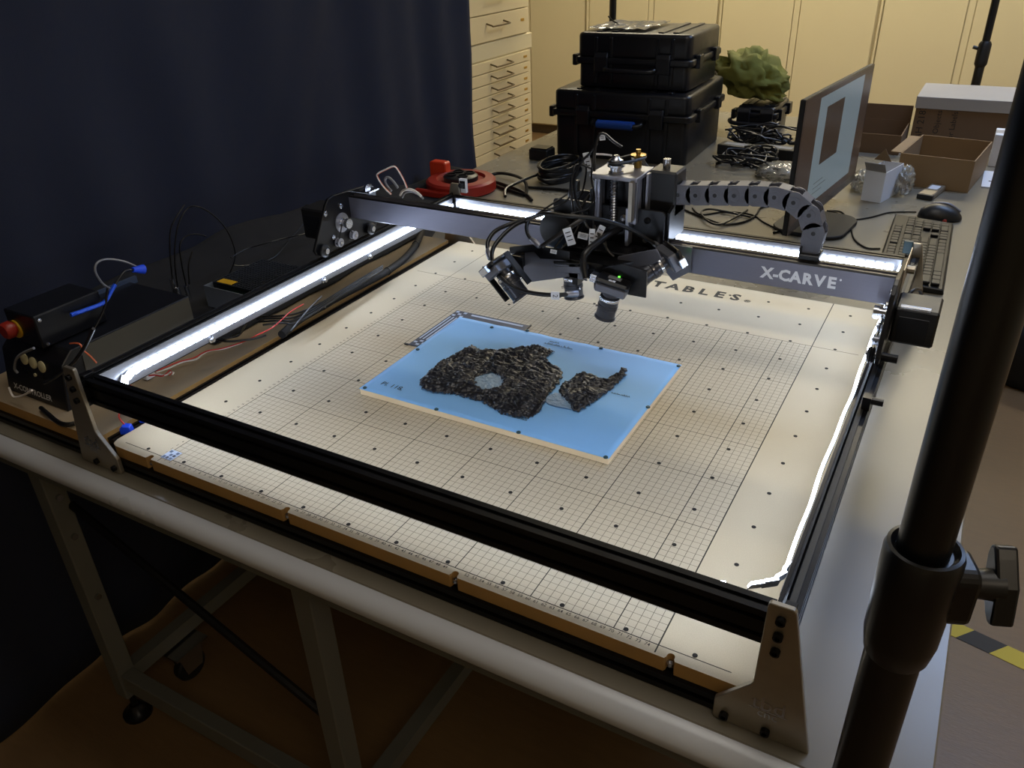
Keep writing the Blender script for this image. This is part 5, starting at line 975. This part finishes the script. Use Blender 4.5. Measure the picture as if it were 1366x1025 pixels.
# ------------------------------------------------------------------ boxes
def tray(t, w, d, h, m_out, m_in, th=0.003):
    for nme, a in (('front_wall', (-w, w, -d, -d + th)), ('back_wall', (-w, w, d - th, d)), ('side_wall', (-w, -w + th, -d + th, d - th)), ('side_wall', (w - th, w, -d + th, d - th))):
        build(MB().box(a[0], a[1], a[2], a[3], 0.0005, h), nme, m_out, t, local=True)
    build(MB().box(-w + th, w - th, -d + th, d - th, 0.0005, 0.004), 'bottom', m_in, t, local=True)
ob = thing('open_carton', 'open brown cardboard tray box in front of the labelled box', 'box', (0.848, 2.10, TABLE_Z), (0, 0, R(-7)))
tray(ob, 0.096, 0.130, 0.088, 'cardboard', 'cardboard_dark')
build(MB().box(-0.125, -0.0965, -0.122, 0.10, 0, 0.0025, Matrix.Translation((0, 0, 0.086)) @ Matrix.Identity(4)), 'flap', 'cardboard', ob, local=True)
bb = thing('labelled_box', 'large grey lidded cardboard box with handwriting at the table end', 'box', (0.905, 2.635, TABLE_Z))
build(MB().box(-0.188, 0.188, -0.132, 0.130, 0.0005, 0.145), 'box_body', 'cardboard_dark', bb, local=True)
build(MB().box(-0.192, 0.192, -0.136, 0.134, 0.116, 0.1535), 'lid', 'card_grey', bb, bevel=0.001, local=True)
hw_ = [text_mb(s_, 0.030, frame((x_, -0.1325, 0.070), (0, 0, 1), (-1, 0, 0))) for s_, x_ in (('AH 2187', -0.165), ('Objects', -0.115), ('Labels', -0.065))]
hw_[1] = text_mb('Objects', 0.024, frame((-0.115, -0.1325, 0.075), (0, 0, 1), (-1, 0, 0))); hw_[2] = text_mb('for Labels', 0.024, frame((-0.068, -0.1325, 0.065), (0, 0, 1), (-1, 0, 0)))
for q in hw_: build(q, 'handwriting', 'ink', bb, local=True)
bc = thing('open_carton', 'dark brown open carton behind the monitor', 'box', (0.560, 2.44, TABLE_Z))
tray(bc, 0.145, 0.12, 0.062, 'cardboard_dark', 'cardboard_dark')
build(MB().box(-0.145, 0.145, 0.118, 0.121, 0.0, 0.05, Matrix.Translation((0, 0, 0.062))), 'flap', 'cardboard_dark', bc, local=True)
build(MB().prism([(-0.19, 0.055), (-0.145, 0.062), (-0.145, 0.065), (-0.19, 0.058)], 'y', -0.1, 0.1), 'flap', 'cardboard_dark', bc, local=True)
wbx = thing('white_box', 'small open white carton beside the monitor', 'box', (0.716, 1.835, TABLE_Z), (0, 0, R(-14)))
tray(wbx, 0.027, 0.062, 0.083, 'white_card', 'cardboard_dark', 0.0015)
build(MB().box(-0.027, 0.027, 0, 0.0012, 0, 0.032, Matrix.Translation((0, -0.062, 0.083)) @ Matrix.Rotation(R(38), 4, 'X')), 'flap', 'card_grey', wbx, local=True)
build(MB().prism([(-0.030, 0), (0.018, 0), (0.002, 0.040)], 'y', 0, 0.0012).xf(Matrix.Translation((-0.024, 0.058, 0.083)) @ Matrix.Rotation(R(25), 4, 'X')), 'back_flap', 'cardboard', wbx, local=True)
sw = thing('white_block', 'small white carton standing beside the open carton', 'box', (0.985, 2.33, TABLE_Z))
build(MB().box(-0.022, 0.022, -0.05, 0.05, 0.0005, 0.095), 'shell', 'white_card', sw, bevel=0.001, local=True); build(MB().box(-0.0222, 0.0222, -0.02, 0.02, 0.095, 0.0955), 'tape', 'card_grey', sw, local=True)
nb = thing('paper_card', 'white printed card lying at the right table edge by the open carton', 'card', (0.985, 2.12, TABLE_Z))
build(MB().box(-0.028, 0.028, -0.09, 0.09, 0.0004, 0.004), 'card', 'white_card', nb, local=True); build(MB().box(-0.012, 0.012, -0.03, -0.022, 0.004, 0.0044), 'print', 'ink', nb, local=True)
# ------------------------------------------------------------------ black cloth pooled at the foot of the curtain
bk = MB(); NA, NB = 40, 90
for j in range(NB + 1):
    y = 0.290 + 1.33 * j / NB
    xr = -0.205 if y < 0.95 else -0.205 - 0.29 * min(1, (y - 0.95) / 0.72)
    xr += 0.008 * noise.noise(Vector((y * 9, 0, 1)))
    for i in range(NA + 1):
        u = i / NA; x = -0.565 + (xr + 0.565) * u
        base = 0.0035 if y < 0.945 else max(TABLE_Z + 0.0035, 0.0035 - (y - 0.945) * 1.6)
        fold = max(0, noise.noise(Vector((x * 14, y * 7, 2)))) * 0.012 + max(0, -x - 0.47) * 0.7 * (0.6 + 0.4 * noise.noise(Vector((y * 5, 0, 3)))) * min(1, max(0, (1.5 - y) / 0.3))
        near = min(1, max(0, (math.hypot((x + 0.43) / 0.16, (y - 1.43) / 0.15) - 0.8) * 3)) * min(1, max(0, (max(abs(x + 0.295) / 0.065, abs(y - 0.485) / 0.09) - 1.0) * 3))
        bk.v.append(Vector((x, y, base + fold * (1 - u ** 6) * near - (0.0025 if near < 0.01 else 0))))
bk.f = [(j * (NA + 1) + i, j * (NA + 1) + i + 1, (j + 1) * (NA + 1) + i + 1, (j + 1) * (NA + 1) + i) for j in range(NB) for i in range(NA)]
bko = build(bk, 'black_cloth', 'black_cloth', smooth=80); tag(bko, 'black cloth pooled along the foot of the curtain under the power supply', 'cloth'); m_ = bko.modifiers.new('s', 'SOLIDIFY'); m_.thickness = 0.0015; m_.offset = 1
# ------------------------------------------------------------------ electronics on the side board
ct = thing('control_box', 'black machine control box lettered CONTROLLER on the side board', 'control box', (-0.32, 0.15, 0))
build(MB().prism([(0.016, 0.0005), (0.285, 0.0005), (0.285, 0.094), (0.052, 0.094), (0.030, 0.075)], 'x', -0.400, -0.242), 'enclosure', 'controller', ct, bevel=0.0015)
build(MB().prism([(0.060, 0.010), (0.283, 0.004), (0.283, 0.0925), (0.068, 0.0915)], 'x', -0.242, -0.2405), 'side_panel', 'panel_olive', ct)
build(MB().box(-0.404, -0.398, 0.10, 0.30, 0.088, 0.1005), 'rear_lip', 'lip', ct)
fn = Vector((0, -0.983, 0.185)); 
for i in range(3): build(MB().lathe([(0.0095, 0), (0.0095, 0.002), (0.0078, 0.003), (0, 0.003)], (-0.338 + 0.022 * i, 0.0285, 0.068 - 0.002 * i), fn, 18), 'round_button', 'button_face', ct, smooth=40)
for i in range(4): build(MB().lathe([(0.003, 0), (0.003, 0.002), (0, 0.002)], (-0.335 + 0.02 * i, 0.0245, 0.046), fn, 10), 'indicator', 'button_face' if i == 1 else 'bolt', ct)
build(text_mb('X-CONTROLLER', 0.0135, frame((-0.325, 0.0150, 0.016), (1, 0, 0.0), (0, 0.185, 0.983)), 0.0002), 'printed_name', 'label', ct)
es = thing('emergency_stop', 'black box with a red emergency stop button on the control box', 'stop button', (-0.32, 0.08, 0.0945))
build(MB().box(-0.360, -0.282, 0.034, 0.150, 0.0950, 0.150), 'enclosure', 'controller', es, bevel=0.002)
build(MB().lathe([(0.010, 0), (0.010, 0.004), (0.0140, 0.006), (0.0140, 0.015), (0.011, 0.019), (0, 0.019)], (-0.340, 0.032, 0.122), (0, -1, 0), 24), 'red_button', 'red_plastic', es, smooth=40)
build(MB().lathe([(0.0150, 0), (0.0150, 0.003), (0.0, 0.003)], (-0.340, 0.034, 0.119), (0, -1, 0), 24), 'yellow_collar', 'yellow', es, smooth=40)
for (y, z) in ((0.042, 0.142), (0.042, 0.101)): build(MB().lathe([(0.003, 0), (0.003, 0.0015), (0, 0.002)], (-0.282, y, z), (1, 0, 0), 10), 'cover_screw', 'steel', es)
be = thing('network_cable', 'blue network cable leaving the stop button box', 'cable', D['blue'][0])
cable('cable_jacket', [(p[0], p[1], p[2]) for p in D['blue']], 0.0035, 'blue_cable', be); cable('cable_tail', D['thin'], 0.0018, 'cable', be)
build(MB().cyl(D['plug'][0], D['plug'][1], 0.0045, 0.0085, n=10), 'boot', 'blue_tape', be, smooth=40)
cable('loop', D['greyloop'], 0.0018, 'grey_wire', be)
for k, r_, m_, lb in (('drop', 0.0022, 'cable', 'black cable dropping past the olive side of the control box'), ('ctl_w', 0.0014, 'orange_wire', 'thin twisted wire from the stop button box to the left rail'), ('ctl_k', 0.0026, 'cable', 'black cable crossing in front of the control box'), ('ctl_l', 0.0022, 'grey_wire', 'grey cable looping beside the round buttons'), ('ctl_m', 0.0018, 'white_wire', 'pale cable below the control box front'), ('ctl_floor', 0.0038, 'cable', 'thick black cable lying on the side board by the left end plate')):
    tag(cable('cable', D[k], r_, m_), lb, 'cable')
cl = thing('cable_hoops', 'thin black cables standing in tall hoops before the curtain', 'cables', (-0.4, 0.45, 0))
for k in ('loop_a', 'loop_b', 'loop_c', 'loop_d', 'loop_e', 'loop_f'): cable('cable', D[k], 0.0015, 'cable', cl)
for k in ('loop_a', 'loop_b', 'loop_c'):
    p = D[k][0]; build(MB().cyl((p[0], p[1], 0.001), (p[0], p[1], p[2] + 0.012), 0.005, n=10), 'jack', 'steel', cl, smooth=40)
hub = thing('junction_box', 'low black junction box where the tall cable hoops plug in', 'box', (-0.39, 0.40, 0))
build(MB().box(-0.43, -0.372, 0.335, 0.365, 0.0005, 0.03), 'shell', 'black_plastic', hub, bevel=0.002); build(MB().box(-0.425, -0.377, 0.3345, 0.3352, 0.008, 0.02), 'port_strip', 'bolt', hub)
pu = thing('power_supply', 'metal switching power supply with perforated top behind the control box', 'power supply', (-0.295, 0.48, 0.0))
PX0, PX1, PY0, PY1, PZ = -0.350, -0.238, 0.405, 0.565, 0.050
build(MB().box(PX0, PX1, PY0 + 0.022, PY1, 0.0005, PZ - 0.004), 'body', 'black_plate', pu)
build(MB().prism([(PX0 - 0.0015, PY0), (PX1 + 0.0015, PY0), (PX1 + 0.0015, PY1), (PX1, PY1), (PX1, PY0 + 0.0015), (PX0, PY0 + 0.0015), (PX0, PY0 + 0.06), (PX0 - 0.0015, PY0 + 0.06)], 'z', 0.0045, PZ - 0.001), 'side_shell', 'psu', pu)
build(MB().box(PX0 + 0.006, PX0 + 0.05, PY0 + 0.002, PY0 + 0.02, 0.012, 0.024), 'terminal_strip', 'pcb_green', pu)
g = MB()
for i in range(15): g.box(PX0 + 0.0005 + 0.0075 * i, PX0 + 0.0030 + 0.0075 * i, PY0 + 0.022, PY1, PZ - 0.002, PZ)
for j in range(18): g.box(PX0, PX1, PY0 + 0.022 + 0.0078 * j, PY0 + 0.0245 + 0.0078 * j, PZ - 0.0021, PZ - 0.0003)
build(g, 'perforated_cover', 'psu_mesh', pu, kind='stuff')
build(MB().box(PX0 + 0.01, PX0 + 0.05, PY0 + 0.024, PY0 + 0.042, PZ, PZ + 0.0006), 'warning_label', 'yellow', pu)
# ------------------------------------------------------------------ light stands
def stand(name, label, x, y, zt, r0, r1, zc, knob=None, legs=True):
    t = thing(name, label, 'light stand', (x, y, FLOOR_Z), group='black light stands')
    build(MB().cyl((x, y, FLOOR_Z + 0.12), (x, y, zc), r0, n=28), 'lower_tube', 'stand', t, smooth=40)
    build(MB().cyl((x, y, zc - 0.02), (x, y, zt), r1, n=28), 'upper_tube', 'stand', t, smooth=40)
    return t
fs = stand('light_stand', 'black light stand pole in the right foreground with a winged clamp knob', 0.950, -0.112, 1.85, 0.0185, 0.0160, 0.265)
build(MB().lathe([(0.0185, 0.0), (0.0210, 0.004), (0.0235, 0.020), (0.0242, 0.060), (0.0242, 0.092), (0.0228, 0.096), (0.0205, 0.0965), (0.0172, 0.092)], (0.951, -0.112, 0.204), (0, 0, 1), 32), 'clamp_collar', 'stand', fs, smooth=35)
kd = Vector((0.93, 0.36, 0.0)).normalized(); k0 = Vector((0.950, -0.112, 0.272))
build(MB().prism(rrect(-0.016, 0.016, -0.026, 0.018, 0.008), 'x', 0.014, 0.034).xf(Matrix.Translation(k0) @ Matrix.Rotation(math.atan2(kd.y, kd.x), 4, 'Z')), 'clamp_block', 'stand', fs, bevel=0.003, seg=2)
kk = build(MB().cyl(k0 + kd * 0.030, k0 + kd * 0.052, 0.009, 0.011, n=18), 'knob_stem', 'black_plastic', fs, smooth=40)
build(MB().prism([(-0.026, -0.003), (-0.020, -0.007), (0.0, -0.012), (0.020, -0.007), (0.026, -0.003), (0.026, 0.004), (0.018, 0.006), (0.0, 0.010), (-0.018, 0.006), (-0.026, 0.004)], 'x', 0.046, 0.060).xf(Matrix.Translation(k0) @ Matrix.Rotation(math.atan2(kd.y, kd.x), 4, 'Z') @ Matrix.Rotation(R(62), 4, 'X')), 'wing_knob', 'stand', fs, bevel=0.002, seg=2)
for a in (-35, 90, 215):
    d = Vector((math.cos(R(a)), math.sin(R(a)), 0)) if a != 90 else Vector((0.0, -1, 0))
    if a == -35: d = Vector((0.9, -0.4, 0)).normalized()
    if a == 215: d = Vector((-0.8, -0.6, 0)).normalized()
    build(MB().cyl(Vector((0.950, -0.112, FLOOR_Z + 0.36)) + d * 0.018, Vector((0.950, -0.112, FLOOR_Z + 0.012)) + d * 0.42, 0.010, n=12), 'leg', 'stand', fs, smooth=40)
def rear_stand(label, x, y, zc, r):
    t = stand('light_stand', label, x, y, 1.7, r * 0.95, r * 0.78, zc)
    build(MB().lathe([(r * 0.95, 0), (r * 1.28, 0.01), (r * 1.28, 0.075), (r * 0.95, 0.085)], (x, y, zc - 0.08), (0, 0, 1), 20), 'clamp_collar', 'black_plastic', t, smooth=35)
    build(MB().cyl((x - r, y, zc - 0.02), (x - r - 0.02, y, zc - 0.015), 0.006, n=10), 'clamp_knob', 'black_plastic', t)
    for a in (60, 180, 300):
        d = Vector((math.cos(R(a)), math.sin(R(a)), 0)); build(MB().cyl(Vector((x, y, FLOOR_Z + 0.36)) + d * r, Vector((x, y, FLOOR_Z + 0.012)) + d * 0.36, 0.009, n=10), 'leg', 'stand', t, smooth=40)
rear_stand('black light stand pole rising behind the labelled box', 0.868, 2.90, 0.235, 0.0165)
rear_stand('black light stand pole rising behind the stacked cases', -0.680, 3.2, -0.1, 0.021)
# bag on the floor by the right edge
bgt = thing('camera_bag', 'black fabric bag on the floor beyond the foreground pole', 'bag', (1.26, 2.50, FLOOR_Z))
bm = bmesh.new(); bmesh.ops.create_cube(bm, size=1); bmesh.ops.subdivide_edges(bm, edges=bm.edges, cuts=5, use_grid_fill=True)
for v in bm.verts:
    p = v.co.copy(); k = 1 - 0.25 * (abs(p.x) * abs(p.y) + abs(p.z) * abs(p.x)) * 2; v.co = Vector((p.x * 0.24 * k, p.y * 0.34 * k, (p.z + 0.5) * 0.22 + 0.010 * noise.noise(p * 5)))
for f in bm.faces: f.smooth = True
me = bpy.data.meshes.new('bag_body'); bm.to_mesh(me); bm.free(); me.materials.append(M['bag_black']); o = bpy.data.objects.new('bag_body', me); COL.objects.link(o); o.parent = bgt; o.location = (0, 0, 0.002)
build(MB().tube([(-0.08, -0.1, 0.20), (-0.07, -0.08, 0.27), (0.0, 0.0, 0.30), (0.07, 0.08, 0.27), (0.08, 0.1, 0.20)], 0.011, 8, 4), 'bag_handle', 'bag_black', bgt, smooth=60, local=True)
